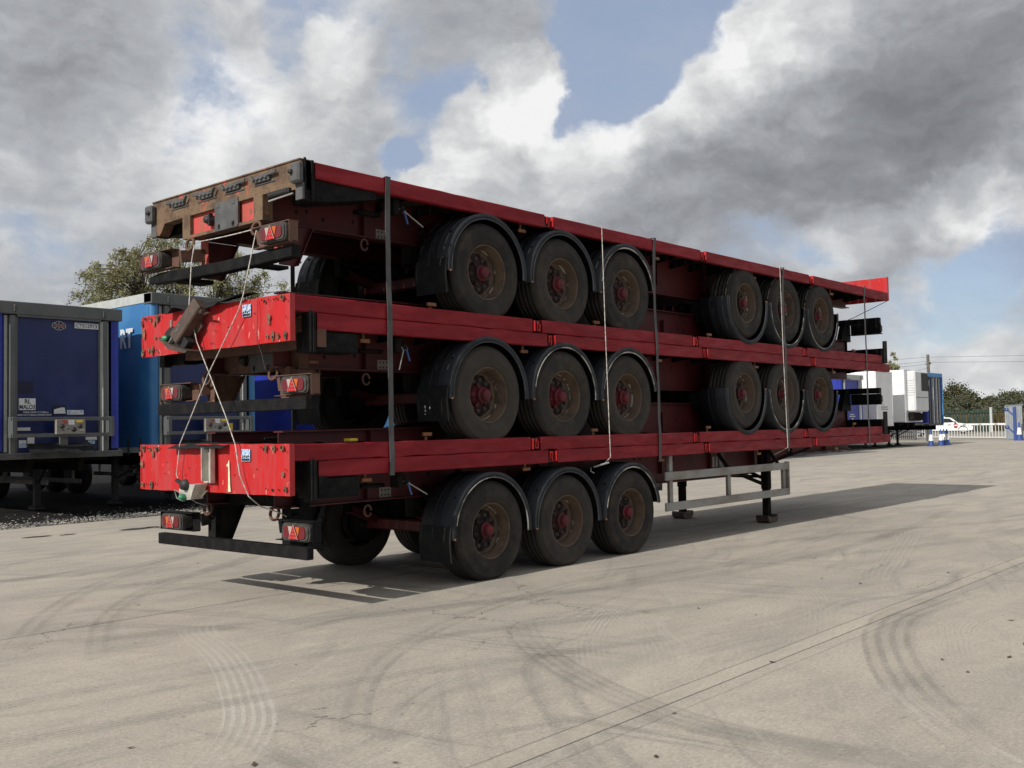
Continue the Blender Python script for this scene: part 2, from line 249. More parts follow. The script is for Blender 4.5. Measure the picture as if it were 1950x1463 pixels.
# ------------------------------------------------------------------ mesh builder
class MB:
    def __init__(s): s.v = []; s.f = []; s.m = []; s.cur = 0; s.sm = []; s.smooth = False
    def add(s, vs, fs, smooth=None):
        o = len(s.v); s.v.extend([tuple(v) for v in vs])
        for f in fs: s.f.append([o + i for i in f]); s.m.append(s.cur); s.sm.append(s.smooth if smooth is None else smooth)
        return s
    def box(s, x0, x1, y0, y1, z0, z1, c=0.0, mtx=None):
        if x0 > x1: x0, x1 = x1, x0
        if y0 > y1: y0, y1 = y1, y0
        if z0 > z1: z0, z1 = z1, z0
        c = min(c, (x1 - x0) * .45, (y1 - y0) * .45, (z1 - z0) * .45)
        if c <= 0:
            vs = [(x, y, z) for x in (x0, x1) for y in (y0, y1) for z in (z0, z1)]
            fs = [(0, 1, 3, 2), (4, 6, 7, 5), (0, 4, 5, 1), (2, 3, 7, 6), (0, 2, 6, 4), (1, 5, 7, 3)]
        else:
            vs = []
            for ix, x in enumerate((x0, x1)):
                sx = 1 if ix == 0 else -1
                for iy, y in enumerate((y0, y1)):
                    sy = 1 if iy == 0 else -1
                    for iz, z in enumerate((z0, z1)):
                        sz = 1 if iz == 0 else -1
                        vs += [(x, y + sy * c, z + sz * c), (x + sx * c, y, z + sz * c), (x + sx * c, y + sy * c, z)]
            I = lambda a, b, d, k: (a * 4 + b * 2 + d) * 3 + k
            fs = []
            for a in (0, 1): fs.append([I(a, 0, 0, 0), I(a, 1, 0, 0), I(a, 1, 1, 0), I(a, 0, 1, 0)])
            for b in (0, 1): fs.append([I(0, b, 0, 1), I(1, b, 0, 1), I(1, b, 1, 1), I(0, b, 1, 1)])
            for d in (0, 1): fs.append([I(0, 0, d, 2), I(1, 0, d, 2), I(1, 1, d, 2), I(0, 1, d, 2)])
            for b in (0, 1):
                for d in (0, 1): fs.append([I(0, b, d, 1), I(1, b, d, 1), I(1, b, d, 2), I(0, b, d, 2)])
            for a in (0, 1):
                for d in (0, 1): fs.append([I(a, 0, d, 0), I(a, 1, d, 0), I(a, 1, d, 2), I(a, 0, d, 2)])
                for b in (0, 1): fs.append([I(a, b, 0, 0), I(a, b, 1, 0), I(a, b, 1, 1), I(a, b, 0, 1)])
            for a in (0, 1):
                for b in (0, 1):
                    for d in (0, 1): fs.append([I(a, b, d, 0), I(a, b, d, 1), I(a, b, d, 2)])
        if mtx is not None: vs = [mtx @ Vector(v) for v in vs]
        return s.add(vs, fs, False)
    def bar(s, p, q, w, h, up=(0, 0, 1), c=0.0):
        p = Vector(p); q = Vector(q); d = (q - p); L = d.length; d.normalize(); u = Vector(up)
        if abs(d.dot(u)) > .99: u = Vector((0, 1, 0)) if abs(d.y) < .9 else Vector((1, 0, 0))
        r = d.cross(u).normalized(); u = r.cross(d)
        m = Matrix(((d.x, r.x, u.x, p.x), (d.y, r.y, u.y, p.y), (d.z, r.z, u.z, p.z), (0, 0, 0, 1)))
        return s.box(0, L, -w / 2, w / 2, -h / 2, h / 2, c, m)
    def prism(s, pts, axis, a, b, mtx=None):    # outline in the two other axes, extruded from a to b
        n = len(pts)
        def mk(p, t):
            if axis == 'x': return (t, p[0], p[1])
            if axis == 'y': return (p[0], t, p[1])
            return (p[0], p[1], t)
        vs = [mk(p, a) for p in pts] + [mk(p, b) for p in pts]
        if mtx is not None: vs = [mtx @ Vector(v) for v in vs]
        fs = [list(range(n)), list(range(2 * n - 1, n - 1, -1))] + [(i, (i + 1) % n, n + (i + 1) % n, n + i) for i in range(n)]
        return s.add(vs, fs, False)
    def tube(s, pts, r, seg=8, smooth=True, cap=True):
        pts = [Vector(p) for p in pts]; n = len(pts); rs = r if isinstance(r, (list, tuple)) else [r] * n
        vs = []; pr = None
        for i, p in enumerate(pts):
            d = (pts[min(i + 1, n - 1)] - pts[max(i - 1, 0)]).normalized()
            if pr is None:
                a = Vector((0, 0, 1)) if abs(d.z) < .9 else Vector((1, 0, 0)); pr = d.cross(a).normalized()
            else:
                pr = (pr - d * pr.dot(d)).normalized()
            q = d.cross(pr)
            for k in range(seg):
                t = 2 * PI * k / seg; vs.append(p + (pr * math.cos(t) + q * math.sin(t)) * rs[i])
        fs = [(i * seg + k, i * seg + (k + 1) % seg, (i + 1) * seg + (k + 1) % seg, (i + 1) * seg + k) for i in range(n - 1) for k in range(seg)]
        s.add(vs, fs, smooth)
        if cap: s.add(vs[:seg], [list(range(seg))], False); s.add(vs[-seg:], [list(range(seg))], False)
        return s
    def lathe(s, prof, c=(0, 0, 0), axis='y', seg=48, smooth=True, a0=0.0, a1=2 * PI):   # prof: (radius, along)
        full = abs(a1 - a0 - 2 * PI) < 1e-6; ns = seg if full else seg + 1; n = len(prof); vs = []
        for k in range(ns):
            t = a0 + (a1 - a0) * k / seg
            for r, h in prof:
                ca, sa = r * math.cos(t), r * math.sin(t)
                if axis == 'y': vs.append((c[0] + ca, c[1] + h, c[2] + sa))
                elif axis == 'x': vs.append((c[0] + h, c[1] + ca, c[2] + sa))
                else: vs.append((c[0] + ca, c[1] + sa, c[2] + h))
        fs = []
        for k in range(seg):
            k2 = (k + 1) % ns if full else k + 1
            for i in range(n - 1): fs.append((k * n + i, k * n + i + 1, k2 * n + i + 1, k2 * n + i))
        return s.add(vs, fs, smooth)
    def build(s, name, m, parent=None):
        me = bpy.data.meshes.new(name); me.from_pydata(s.v, [], s.f)
        for mm in (m if isinstance(m, list) else [m]): me.materials.append(M[mm] if isinstance(mm, str) else mm)
        me.polygons.foreach_set('material_index', s.m); me.polygons.foreach_set('use_smooth', s.sm); me.update()
        o = bpy.data.objects.new(name, me); COL.objects.link(o)
        if parent is not None: o.parent = parent
        return o

def thing(name, label, cat, loc=(0, 0, 0), rot=(0, 0, 0), group=None):
    o = bpy.data.objects.new(name, None); COL.objects.link(o); o.location = loc; o.rotation_euler = rot
    o['label'] = label; o['category'] = cat; o.empty_display_size = 0.2
    if group: o['group'] = group
    return o
def tag(o, label, cat, group=None):
    o['label'] = label; o['category'] = cat
    if group: o['group'] = group
    return o
def setting(o, kind='structure'):
    o['kind'] = kind; return o
def dup_tree(o, parent=None):
    c = o.copy(); COL.objects.link(c); c.parent = parent
    for ch in list(o.children): dup_tree(ch, c)
    return c
def inst(src, parent, loc=None):
    c = src.copy(); COL.objects.link(c); c.parent = parent
    if loc is not None: c.location = loc
    for ch in list(src.children): inst(ch, c)
    return c
def lettering(name, body, size, m, parent, loc, rot, align='LEFT', bold=0.0, depth=0.0015, xs=1.0):
    cu = bpy.data.curves.new(name, 'FONT'); cu.body = body; cu.size = size; cu.align_x = align; cu.extrude = depth; cu.offset = bold; cu.resolution_u = 3
    t = bpy.data.objects.new('tmp', cu); COL.objects.link(t)
    dg = bpy.context.evaluated_depsgraph_get(); me = bpy.data.meshes.new_from_object(t.evaluated_get(dg)); me.name = name
    bpy.data.objects.remove(t); bpy.data.curves.remove(cu)
    me.materials.clear(); me.materials.append(M[m])
    o = bpy.data.objects.new(name, me); COL.objects.link(o); o.parent = parent; o.location = loc; o.rotation_euler = rot; o.scale = (xs, 1, 1)
    return o

# ------------------------------------------------------------------ the flatbed trailers
H = 1.33          # deck height of a trailer in its own frame; x runs from its rear end to its front, y = 0 is its centre line
WHEELS = {}
def wheel_meshes(side):
    """tyre, rim, disc, nuts and hub of a single wide wheel; side = -1 faces -y. Cached, then shared by copies."""
    if side in WHEELS: return WHEELS[side]
    s = side; out = {}
    def P(pr): return [(r, s * h) for r, h in pr]
    t = MB()
    pr = [(.292, .150), (.300, .172), (.330, .186), (.372, .193), (.380, .196), (.388, .193), (.43, .190), (.470, .182), (.476, .184), (.482, .178), (.505, .160), (.518, .146), (.524, .132)]
    for g in (.092, .033, -.027, -.087): pr += [(.527, g + .030), (.5275, g + .006), (.498, g + .006), (.498, g - .007), (.5275, g - .007)]
    pr += [(.524, -.132), (.505, -.165), (.47, -.185), (.40, -.193), (.33, -.186), (.292, -.165)]
    t.lathe(P(pr), seg=64); out['tyre'] = t
    r = MB(); r.lathe(P([(.290, -.160), (.296, -.165), (.300, .160), (.296, .170), (.288, .172), (.282, .158), (.279, .128), (.270, .112), (.2625, .062), (.2605, .058), (.258, .036), (.256, .030), (.246, .010), (.222, .002)]), seg=56); r.cur = 1; r.lathe(P([(.2618, .060), (.2590, .054), (.2568, .040), (.2572, .034)]), seg=56); out['rim'] = r
    d = MB(); d.lathe(P([(.224, .004), (.205, -.006), (.19, .004), (.155, .006), (.10, .006)]), seg=40)
    for k in range(10):        # hand holes read as dark pockets with raised lips
        a = 2 * PI * (k + .5) / 10; d.lathe([(.021, s * .0), (.021, s * .016), (.026, s * .016), (.026, s * .0)], (math.cos(a) * .202, 0, math.sin(a) * .202), seg=10)
    d.lathe(P([(.20, -.03), (.20, -.12), (.09, -.14)]), seg=30)
    out['disc'] = d
    n = MB(); n.lathe([(.0, s * .045), (.010, s * .045), (.011, s * .030), (.022, s * .030), (.023, s * .005)], seg=6, smooth=False)
    out['wheel_nut'] = n
    h = MB(); h.lathe(P([(.084, .095), (.066, .104), (.060, .118), (.060, .150), (.052, .158), (.0, .160)]), seg=32); h.cur = 1
    h.lathe(P([(.118, .005), (.114, .030), (.085, .040), (.078, .085), (.084, .095)]), seg=32)
    for k in range(5):
        a = 2 * PI * k / 5 + .3; h.bar((math.cos(a) * .05, s * .04, math.sin(a) * .05), (math.cos(a) * .135, s * .02, math.sin(a) * .135), .045, .05, (0, 1, 0), .006)
    out['hub'] = h
    WHEELS[side] = out; return out
WPROTO = {}
def wheel(parent, x, side, z, spin, red=False):
    key = (side, red)
    if key not in WPROTO:
        ms = wheel_meshes(side)
        w = ms['rim'].build('wheel', ['rim', 'rubbed'], None)
        for k, mm in (('tyre', 'tyre'), ('disc', 'disc'), ('hub', ['hub', 'hub' if red else 'disc'])): ms[k].build(k, mm, w)
        n0 = None
        for k in range(10 if side < 0 else 0):
            a = 2 * PI * k / 10; c = (math.cos(a) * .168, 0, math.sin(a) * .168)
            if n0 is None: n0 = ms['wheel_nut'].build('wheel_nut', 'iron', w); n0.location = c
            else: inst(n0, w, c)
        WPROTO[key] = w; o = w; o.parent = parent
    else: o = inst(WPROTO[key], parent)
    o.location = (x, side * 1.052, z); o.rotation_euler = (0, spin, 0)
    if 'label' in o: del o['label']
    return o

def rave(parent, side, L, joints, rnd, wav):
    """outer side rail in lengths, with recessed pockets where the lengths meet"""
    cuts = [0.0] + [c for j in joints for c in (j - .085, j + .085)] + [L]
    for k in range(0, len(cuts), 2):
        a, b = cuts[k], cuts[k + 1]; m = MB(); n = max(4, int((b - a) / .11)); t = .014; hh = .146; fl = .07; c = .008
        ph = [rnd.uniform(0, 6) for _ in range(6)]
        prof = [(fl, -hh), (c, -hh), (0, -hh + c), (0, -c), (c, 0), (fl, 0), (fl, -t), (t + c, -t), (t, -t - c), (t, -hh + t), (fl, -hh + t)]
        vs = []
        for i in range(n + 1):
            x = a + (b - a) * i / n
            dent = wav * (math.sin(x * 3.1 + ph[0]) * .4 + math.sin(x * 7.7 + ph[1]) * .5 + max(0, math.sin(x * 2.3 + ph[2]) ** 9) * 3.0 * math.sin(x * 13 + ph[3]))
            dy = wav * (math.sin(x * 4.3 + ph[4]) + rnd.uniform(-.7, .7)) * .7
            for (y, z) in prof:
                top = 1.0 if z > -.03 else (.25 if z > -.1 else .15)
                vs.append((x, side * (1.25 - y) + side * dy * (.4 if y < .03 else 0), H + z + dent * top * (1 if y < fl * .9 else .3)))
        p = len(prof)
        fs = [(i * p + k2, i * p + (k2 + 1) % p, (i + 1) * p + (k2 + 1) % p, (i + 1) * p + k2) for i in range(n) for k2 in range(p)]
        fs += [list(range(p)), [n * p + q for q in range(p)]]
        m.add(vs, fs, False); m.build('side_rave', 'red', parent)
    for j in joints:
        m = MB(); y = side * 1.25
        m.box(j - .105, j + .105, y - side * .05, y - side * .022, H - .135, H - .012)
        po = m.build('rave_pocket', 'red_dark', parent)
        k = MB()
        k.box(j + .045, j + .062, y - side * .022, y + side * .012, H - .128, H - .012, .003)
        k.box(j - .05, j - .036, y - side * .022, y + side * .004, H - .10, H - .02, .003)
        k.bar((j - .045, y - side * .012, H - .022), (j - .005, y - side * .004, H - .03), .02, .014, (0, 0, 1), .002)
        k.bar((j + .0, y - side * .012, H - .03), (j - .012, y - side * .004, H - .125), .018, .012, (1, 0, 0), .002)
        k.build('rave_catch', 'red_bright', po)

def tail_lamp(parent, yc, flip, z, x):
    # housing with lens facing -x; flip mirrors the order of the lenses
    m = MB(); w, h = .20, .080
    pts = []
    for (cy, cz, a0) in ((w - .05, h - .045, 0), (-w + .05, h - .045, 90), (-w + .05, -h + .045, 180), (w - .05, -h + .045, 270)):
        for k in range(5):
            a = math.radians(a0 + 22.5 * k); pts.append((yc + cy + .05 * math.cos(a), z + cz + .045 * math.sin(a)))
    m.prism(pts, 'x', x, x + .115)
    inn = [(yc + (p[0] - yc) * .93, z + (p[1] - z) * .88) for p in pts]; m.prism(inn, 'x', x - .012, x + .01)
    o = m.build('tail_lamp', 'lamp_case', parent)
    f = -1 if flip else 1        # +y is the left in the photo for lamps seen from behind
    b = MB(); pl = [(yc + (p[0] - yc) * .76, z + (p[1] - z) * .68) for p in pts]; b.prism(pl, 'x', x - .020, x - .011); b.build('lens', 'lens_dark', o)
    def tri(a, xo, t=.004):
        q = MB(); q.prism([(yc + f * py, z + pz) for py, pz in a], 'x', x - .020 - xo, x - .0195); return q
    tri([(-.062, -.060), (.062, -.060), (0, .066)], .010).build('reflector_triangle', 'lens_red', o)
    tri([(.022, .052), (.080, .052), (.056, -.030)], .006).build('clear_lens', 'lens_clear', o)
    tri([(-.022, .052), (-.085, .048), (-.062, -.030)], .006).build('amber_lens', 'lens_amber', o)
    q = MB(); q.bar((x - .030, yc - .064, z - .06), (x - .030, yc, z + .068), .004, .004); q.bar((x - .030, yc + .064, z - .06), (x - .030, yc, z + .068), .004, .004)
    for k in range(7):
        q.lathe([(.0, 0), (.0045, .002), (.005, .004)], (x - .032, yc + f * (-.035 + .035 * (k % 3)) * (1 - .5 * (k // 3)), z - .045 + .03 * (k // 3)), 'x', 6)
    q.build('lens_studs', 'lens_clear', o)
    return o

def mudguard(parent, x, side, z, trim, flap, a0=-8, a1=186, squash=1.0):
    R = .612; w0, w1 = side * .80, side * 1.255; m = MB()
    a0r, a1r = math.radians(a0), math.radians(a1); yy = sorted((w0, w1))
    prof = [(R, yy[0]), (R + .006, yy[0]), (R + .006, yy[1]), (R - .052, yy[1]), (R - .052, yy[1] - .006 * side * side)]
    if side > 0: prof = [(R, yy[0]), (R + .006, yy[0]), (R + .006, yy[1]), (R - .052, yy[1]), (R - .052, yy[1] - .006), (R, yy[1] - .006), (R, yy[0])]
    else: prof = [(R, yy[1]), (R + .006, yy[1]), (R + .006, yy[0]), (R - .052, yy[0]), (R - .052, yy[0] + .006), (R, yy[0] + .006), (R, yy[1])]
    m.lathe(prof, (x, 0, z), 'y', 40, True, a0r, a1r)
    for rr in (.35, .62):       # moulded ribs along the outside
        yb = w0 + (w1 - w0) * rr; m.lathe([(R + .005, yb - .012), (R + .012, yb - .008), (R + .012, yb + .008), (R + .005, yb + .012)], (x, 0, z), 'y', 32, True, a0r, a1r)
    o = m.build('mudguard', 'guard', parent)
    if trim:
        t = MB(); yo = w1 + side * .004
        t.lathe([(R - .046, yo - side * .004), (R - .045, yo), (R - .056, yo), (R - .058, yo - side * .010)], (x, 0, z), 'y', 40, True, a0r, math.radians(min(a1, 170) if trim == 1 else a1)); t.build('edge_trim', 'trim' if trim == 1 else 'trim_dark', o)
    if trim and side < 0 and not 0:
        c = MB(); aa = a1r; c.lathe([(.0, -.010), (.011, -.008), (.012, .006)], (x + (R - .03) * math.cos(aa), w1, z + (R - .03) * math.sin(aa)), 'y', 10); c.build('tip_marker', 'orange', o)
    b = MB()        # tubular stay and clamps
    ax = x - (R - .02) * math.cos(math.radians(40)); az = z + (R + .02) * math.sin(math.radians(32))
    b.tube([(ax + .06, side * .62, az + .16), (ax + .0, side * .70, az + .05), (ax - .03, side * .78, az), (ax - .03, side * 1.20, az)], .019, 8)
    b.box(ax - .045, ax - .01, side * 1.18 - .015, side * 1.18 + .015, az - .10, az + .05, .004); b.box(ax - .05, ax - .01, side * .86 - .015, side * .86 + .015, az - .06, az + .05, .004)
    b.build('mudguard_stay', 'grime', o)
    if flap:
        f = MB(); fx = x - R - .01; n = 6; vs = []
        ys = sorted((side * .80, side * 1.25))
        for i in range(n + 1):
            zz = z + .09 - .36 * i / n; xx = fx - .015 * math.sin(i * .7) - .012 * i / n
            vs += [(xx, ys[0] - .004, zz), (xx, ys[1] + .0, zz), (xx - .010, ys[1], zz), (xx - .010, ys[0] - .004, zz)]
        fs = [(i * 4 + k, i * 4 + (k + 1) % 4, i * 4 + 4 + (k + 1) % 4, i * 4 + 4 + k) for i in range(n) for k in range(4)] + [(0, 1, 2, 3), (n * 4, n * 4 + 1, n * 4 + 2, n * 4 + 3)]
        f.add(vs, fs, False)
        fo = f.build('mud_flap', 'rubber', parent)
        g = MB()
        for yq in (.87, 1.02, 1.17):
            g.lathe([(.0, -.004), (.008, -.003), (.009, .0)], (fx - .012, side * yq, z + .035), 'x', 8)
        if flap == 2:
            for k, (yq, zq, hh2) in enumerate(((.93, -.12, .03), (.935, -.16, .022), (.93, -.195, .012), (1.0, -.13, .022))): g.box(fx - .034, fx - .029, side * yq - .006, side * yq + .006, z + zq - hh2 / 2, z + zq + hh2 / 2)
        g.build('flap_rivets', 'white', fo)
    return o

def flatbed(name, label, loc, inverted, L, hub_dz, axle_x, joints, seed, wav=.003, rear_x=0.0, rear='brown', headboard=None, leg_down=False, guard=False, trims=(0, 0, 0), detail_rear=False, beam_mid=.55, flap=1):
    rnd = random.Random(seed)
    t = thing(name, label, 'flatbed trailer', loc, (0, PI, 0) if inverted else (0, 0, 0), 'flatbed trailers stacked in one pile')
    zh = H - hub_dz
    # deck boards
    m = MB(); nb = 14
    for k in range(nb):
        y0 = -1.17 + 2.34 * k / nb; m.box(.04, L - .04, y0, y0 + 2.34 / nb - .004, H - .034, H - .006)
    m.build('deck', 'board', t)
    for s in (-1, 1): rave(t, s, L, joints, rnd, wav if s < 0 else .002)
    # cross members
    cm = MB(); cm.prism([(-1.2, -.085), (-1.2, -.036), (1.2, -.036), (1.2, -.085), (.62, -.15), (-.62, -.15)], 'x', -.004, .004); cm.box(-.035, .035, -1.2, 1.2, -.042, -.036); cm.box(-.03, .03, -.62, .62, -.152, -.146)
    c0 = cm.build('crossmember', 'grime', t); c0.location = (.30, 0, H)
    for k in range(1, 26):
        if .30 + k * .51 < L - .1: inst(c0, t, (.30 + k * .51, 0, H))
    # main beams
    for s in (-1, 1):
        m = MB(); y = s * .56
        low = [(rear_x + .02, .44), (5.0, .44), (5.6, beam_mid), (8.9, beam_mid), (10.6, .27), (L - .35, .25)]
        top = .05
        m.prism([(low[0][0], H - top)] + [(x, H - d) for x, d in low] + [(low[-1][0], H - top)], 'y', y - .006, y + .006)
        for i in range(len(low) - 1):
            (xa, da), (xb, db) = low[i], low[i + 1]
            m.prism([(xa, H - da), (xb, H - db), (xb, H - db - .014), (xa, H - da - .014)], 'y', y - .075, y + .075)
        m.box(low[0][0], L - .35, y - .065, y + .065, H - top - .01, H - top)
        for q in range(9): m.box(1.1 + q * 1.35, 1.11 + q * 1.35, y + s * .006, y + s * .065, H - (.43 if q < 7 else .26), H - .06)
        o = m.build('main_beam', 'red_dark', t)
        if s < 0:
            g = MB()
            for (hx, hz) in ((.30, .30), (.42, .28), (.62, .33), (1.0, .30), (2.0, .22), (3.3, .25), (5.9, .20), (6.05, .20), (5.9, .32), (6.05, .32), (6.9, .24)): g.lathe([(.0, -.002), (.020, -.002), (.020, 0)], (hx, y - .0062, H - hz), 'y', 12)
            g.build('beam_holes', 'hole', o)
            p = MB(); p.box(1.30, 1.46, y - .012, y - .006, H - .43, H - .33); po = p.build('identity_plate', 'alu', t)
            p = MB()
            for q in range(6): p.lathe([(.0, -.002), (.010, -.002), (.010, 0)], (1.335 + .045 * (q % 3), y - .0122, H - .405 + .05 * (q // 3)), 'y', 8)
            p.build('plate_holes', 'hole', po)
            if seed == 4: p = MB(); p.box(.42, .54, y - .02, y - .008, H - .40, H - .365, .004); p.build('side_reflector', 'orange', o)
    # under-deck boxes, tanks, lines
    m = MB(); m.lathe([(.0, -.42), (.10, -.42), (.125, -.39), (.125, .39), (.10, .42), (.0, .42)], (6.6, .0, H - .30), 'x', 20); m.build('air_tank', 'grime', t)
    for k, (yy, zz) in enumerate(((-.44, .25), (-.30, .20), (.35, .24))):
        m = MB(); m.tube([(.3, yy, H - zz), (2.5, yy + .03, H - zz - .04), (5, yy, H - zz), (9, yy - .02, H - zz - .02), (12.5, yy, H - zz + .05)], .013, 6); m.build('air_line', 'rubber', t)
    # axles
    for k in range(3):
        x = axle_x + 1.291 * k; m = MB()
        m.box(x - .065, x + .065, -.84, .84, zh - .065, zh + .065, .015)
        for s in (-1, 1):
            m.bar((x - .50, s * .56, H - .60), (x + .02, s * .56, zh + .02), .10, .09, c=.01)
        o = m.build('axle', 'red_dark', t)
        for s in (-1, 1):
            m = MB(); m.lathe([(.0, -.10), (.205, -.10), (.21, .0), (.20, .10), (.0, .10)], (x, s * .79, zh), 'y', 28); m.build('brake_drum', 'grime', o)
            m = MB(); zz = H - .45; hh = zz - (zh - .03)
            m.lathe([(.0, 0), (.09, 0), (.105, -.02), (.115, -.05), (.115, -.45 * hh), (.10, -.5 * hh), (.115, -.55 * hh), (.115, -hh + .03), (.09, -hh), (.0, -hh)], (x + .30, s * .56, zz), 'z', 24); m.build('air_bag', 'rubber', o)
            m = MB(); m.box(x - .57, x - .43, s * .56 - .06, s * .56 + .06, H - .66, H - .44, .01); m.bar((x - .44, s * .44, H - .45), (x + .14, s * .44, zh), .05, .05, c=.01); m.build('hanger_bracket', 'grime', o)
            m = MB(); m.lathe([(.0, 0), (.075, .0), (.085, .03), (.085, .12), (.06, .16), (.0, .16)], (x + .20, s * .30, zh + .02), 'x', 18); m.build('brake_chamber', 'grime', o)
        for s in (-1, 1):
            wheel(t, x, s, zh, rnd.uniform(0, 6), seed == 4)
            tr = trims[k] if s < 0 else 0
            if inverted: mudguard(t, x, s, zh, tr, 0, -6, 186)
            else: mudguard(t, x, s, zh, tr, (flap if s < 0 else 1) if k == 0 else 0, -4 if k < 2 else 8, 184)
    # rear: frame, plate, supports, bumper, lamps
    rx = rear_x
    if not inverted:
        if detail_rear:
            m = MB()
            m.prism([(-1.25, H), (1.25, H), (1.25, H - .33), (1.13, H - .36), (1.08, H - .32), (1.02, H - .245), (.68, H - .235), (.68, H - .46), (.54, H - .46), (.54, H - .235), (-.54, H - .225), (-.54, H - .455), (-.68, H - .455), (-.68, H - .225), (-1.02, H - .225), (-1.10, H - .26), (-1.25, H - .26)], 'x', rx, rx + .11)
            m.box(rx, rx + .11, -.54, .54, H - .462, H - .432)
            m.box(rx - .012, rx + .12, -1.25, 1.25, H - .004, H + .008)
            fr = m.build('rear_frame', 'rust', t)
            m = MB(); m.box(rx + .04, rx + .055, -.54, .54, H - .434, H - .225); m.build('rear_panel', 'rust_red', t)
            for k, yc in enumerate((-.72, -.24, .22, .72)):
                f = 1 if k < 2 else -1; m = MB()
                m.box(rx - .03, rx, yc - .10, yc + .12, H - .115, H - .055, .004); m.bar((rx - .035, yc - f * .21, H - .055), (rx - .035, yc + f * .10, H - .075), .018, .032, c=.004)
                for q in range(3): m.lathe([(.0, -.02), (.016, -.018), (.018, 0)], (rx - .03, yc - .06 + .07 * q, H - .085), 'x', 8)
                m.bar((rx - .04, yc + f * .12, H - .10), (rx - .04, yc + f * .17, H - .04), .03, .02, c=.004)
                m.box(rx - .01, rx, yc - .16, yc + .16, H - .135, H - .12, .003)
                m.build('stake_latch', 'greyplate', t)
            for s in (-1, 1):
                m = MB(); m.box(rx - .07, rx, s * 1.24 - .065, s * 1.24 + .065, H - .22, H - .035, .018); m.box(rx - .005, rx + .02, s * 1.23 - .05, s * 1.23 + .05, H - .36, H - .21, .002); e = m.build('end_marker_housing', 'greyplate', t)
                m = MB(); m.lathe([(.0, -.03), (.02, -.028), (.024, .0)], (rx - .07, s * 1.24 - s * .03, H - .12), 'x', 12); m.build('marker_socket', 'grille', e)
            m = MB(); m.box(rx - .04, rx + .08, -1.12, -.80, H - .285, H - .235, .008); m.box(rx - .044, rx - .04, -1.10, -.82, H - .272, H - .248); pl = m.build('plate_lamp', 'grille', t)
            m = MB(); m.bar((rx - .03, -.82, H - .315), (rx - .03, -1.18, H - .30), .014, .014); m.build('lamp_stay', 'alu', pl)
        else:
            m = MB(); m.box(rx, rx + .10, -1.25, 1.25, H - .30, H - .002); m.build('rear_frame', 'black' if rear == 'black' else 'rust_brown', t)
            m = MB(); q = .24
            m.box(rx + q, rx + q + .015, -.54, .54, H - .44, H - .26)
            for s in (-1, 1): m.box(rx + q - .012, rx + q + .10, s * .61 - .07, s * .61 + .07, H - .455, H - .24)
            m.box(rx + q - .006, rx + q + .09, -.54, .54, H - .46, H - .44)
            m.build('rear_panel', 'black' if rear == 'black' else 'rust_brown', t)
        q = .02 if detail_rear else .24
        if rear != 'black':
            m = MB(); m.prism([(-.30, H - .185), (.09, H - .19), (.09, H - .455), (.05, H - .465), (-.28, H - .46), (-.30, H - .44)], 'x', rx + q - .03, rx + q - .01)
            m.box(rx + q - .036, rx + q - .03, -.25, -.20, H - .24, H - .20, .003); m.box(rx + q - .036, rx + q - .03, .01, .05, H - .24, H - .20, .003); pl = m.build('plate_holder', 'greyplate', t)
            m = MB()
            for zz in (H - .40, H - .42):
                m.box(rx + q - .033, rx + q - .0305, -.24, -.20, zz - .03, zz + .0); m.box(rx + q - .033, rx + q - .0305, .0, .03, zz - .03, zz + .0)
            m.build('plate_slots', 'hole', pl)
            m = MB(); m.lathe([(.0, -.05), (.035, -.045), (.045, 0), (.05, .03)], (rx + q - .02, .20, H - .33), 'x', 14); m.box(rx + q - .05, rx + q, .16, .19, H - .39, H - .27, .004); m.build('socket', 'grille', t)
        sx = rx + (.22 if detail_rear else .12)
        for s in (-1, 1):       # bumper hangers: a front face and a raked side plate
            m = MB(); m.box(sx - .012, sx, s * .62 - .065, s * .62 + .065, H - .80, H - .44, .002)
            bh = m.build('bumper_hanger', {'rust': 'rust_red', 'brown': 'rust_brown', 'black': 'black'}['rust' if detail_rear else rear], t); m = MB()
            m.prism([(sx, H - .46), (sx + .36, H - .46), (sx + .18, H - .84), (sx, H - .84)], 'y', s * .62 - .004, s * .62 + .004)
            m.prism([(sx + .36, H - .46), (sx + .37, H - .46), (sx + .19, H - .84), (sx + .18, H - .84)], 'y', s * .62 - .05, s * .62 + .05)
            m.build('hanger_web', 'red_dark' if detail_rear else ('rust_brown' if rear == 'brown' else 'black'), bh)
            r = MB(); yr = s * .56 + (-.05 if detail_rear else .05); zr = H - (.53 if detail_rear else .50)
            pts = [(sx - (.24 if detail_rear else .06), yr + .060 * math.cos(a), zr + .060 * math.sin(a)) for k, a in enumerate([2 * PI * q2 / 14 + .4 for q2 in range(15)])]
            r.tube([(p[0] + .012 * math.sin(i * .45), p[1], p[2]) for i, p in enumerate(pts)], .015, 8); r.build('lashing_ring', 'rust_brown', t)
        bx = rx - (.03 if detail_rear else .167); m = MB()
        if detail_rear:    # this bar is bent: it droops and twists at the far end
            n = 14; vs = []
            for i in range(n + 1):
                y = -1.22 + 2.44 * i / n; far = max(0, (y - .85) / .4); dz = -.02 * math.sin((y + 1.2) * 1.4) - .012 * far + rnd.uniform(-.003, .003); sh = 1 - .55 * far * far * .8; dx = rnd.uniform(-.004, .004) + .02 * far
                for (a, b) in ((-.05, -.052), (-.042, -.06), (.05, -.06), (.05, .05), (-.042, .05), (-.05, .042)): vs.append((bx + a + dx, y, H - .81 + dz + b * sh))
            fs = [(i * 6 + k, i * 6 + (k + 1) % 6, i * 6 + 6 + (k + 1) % 6, i * 6 + 6 + k) for i in range(n) for k in range(6)] + [tuple(range(6)), tuple(n * 6 + k for k in range(6))]
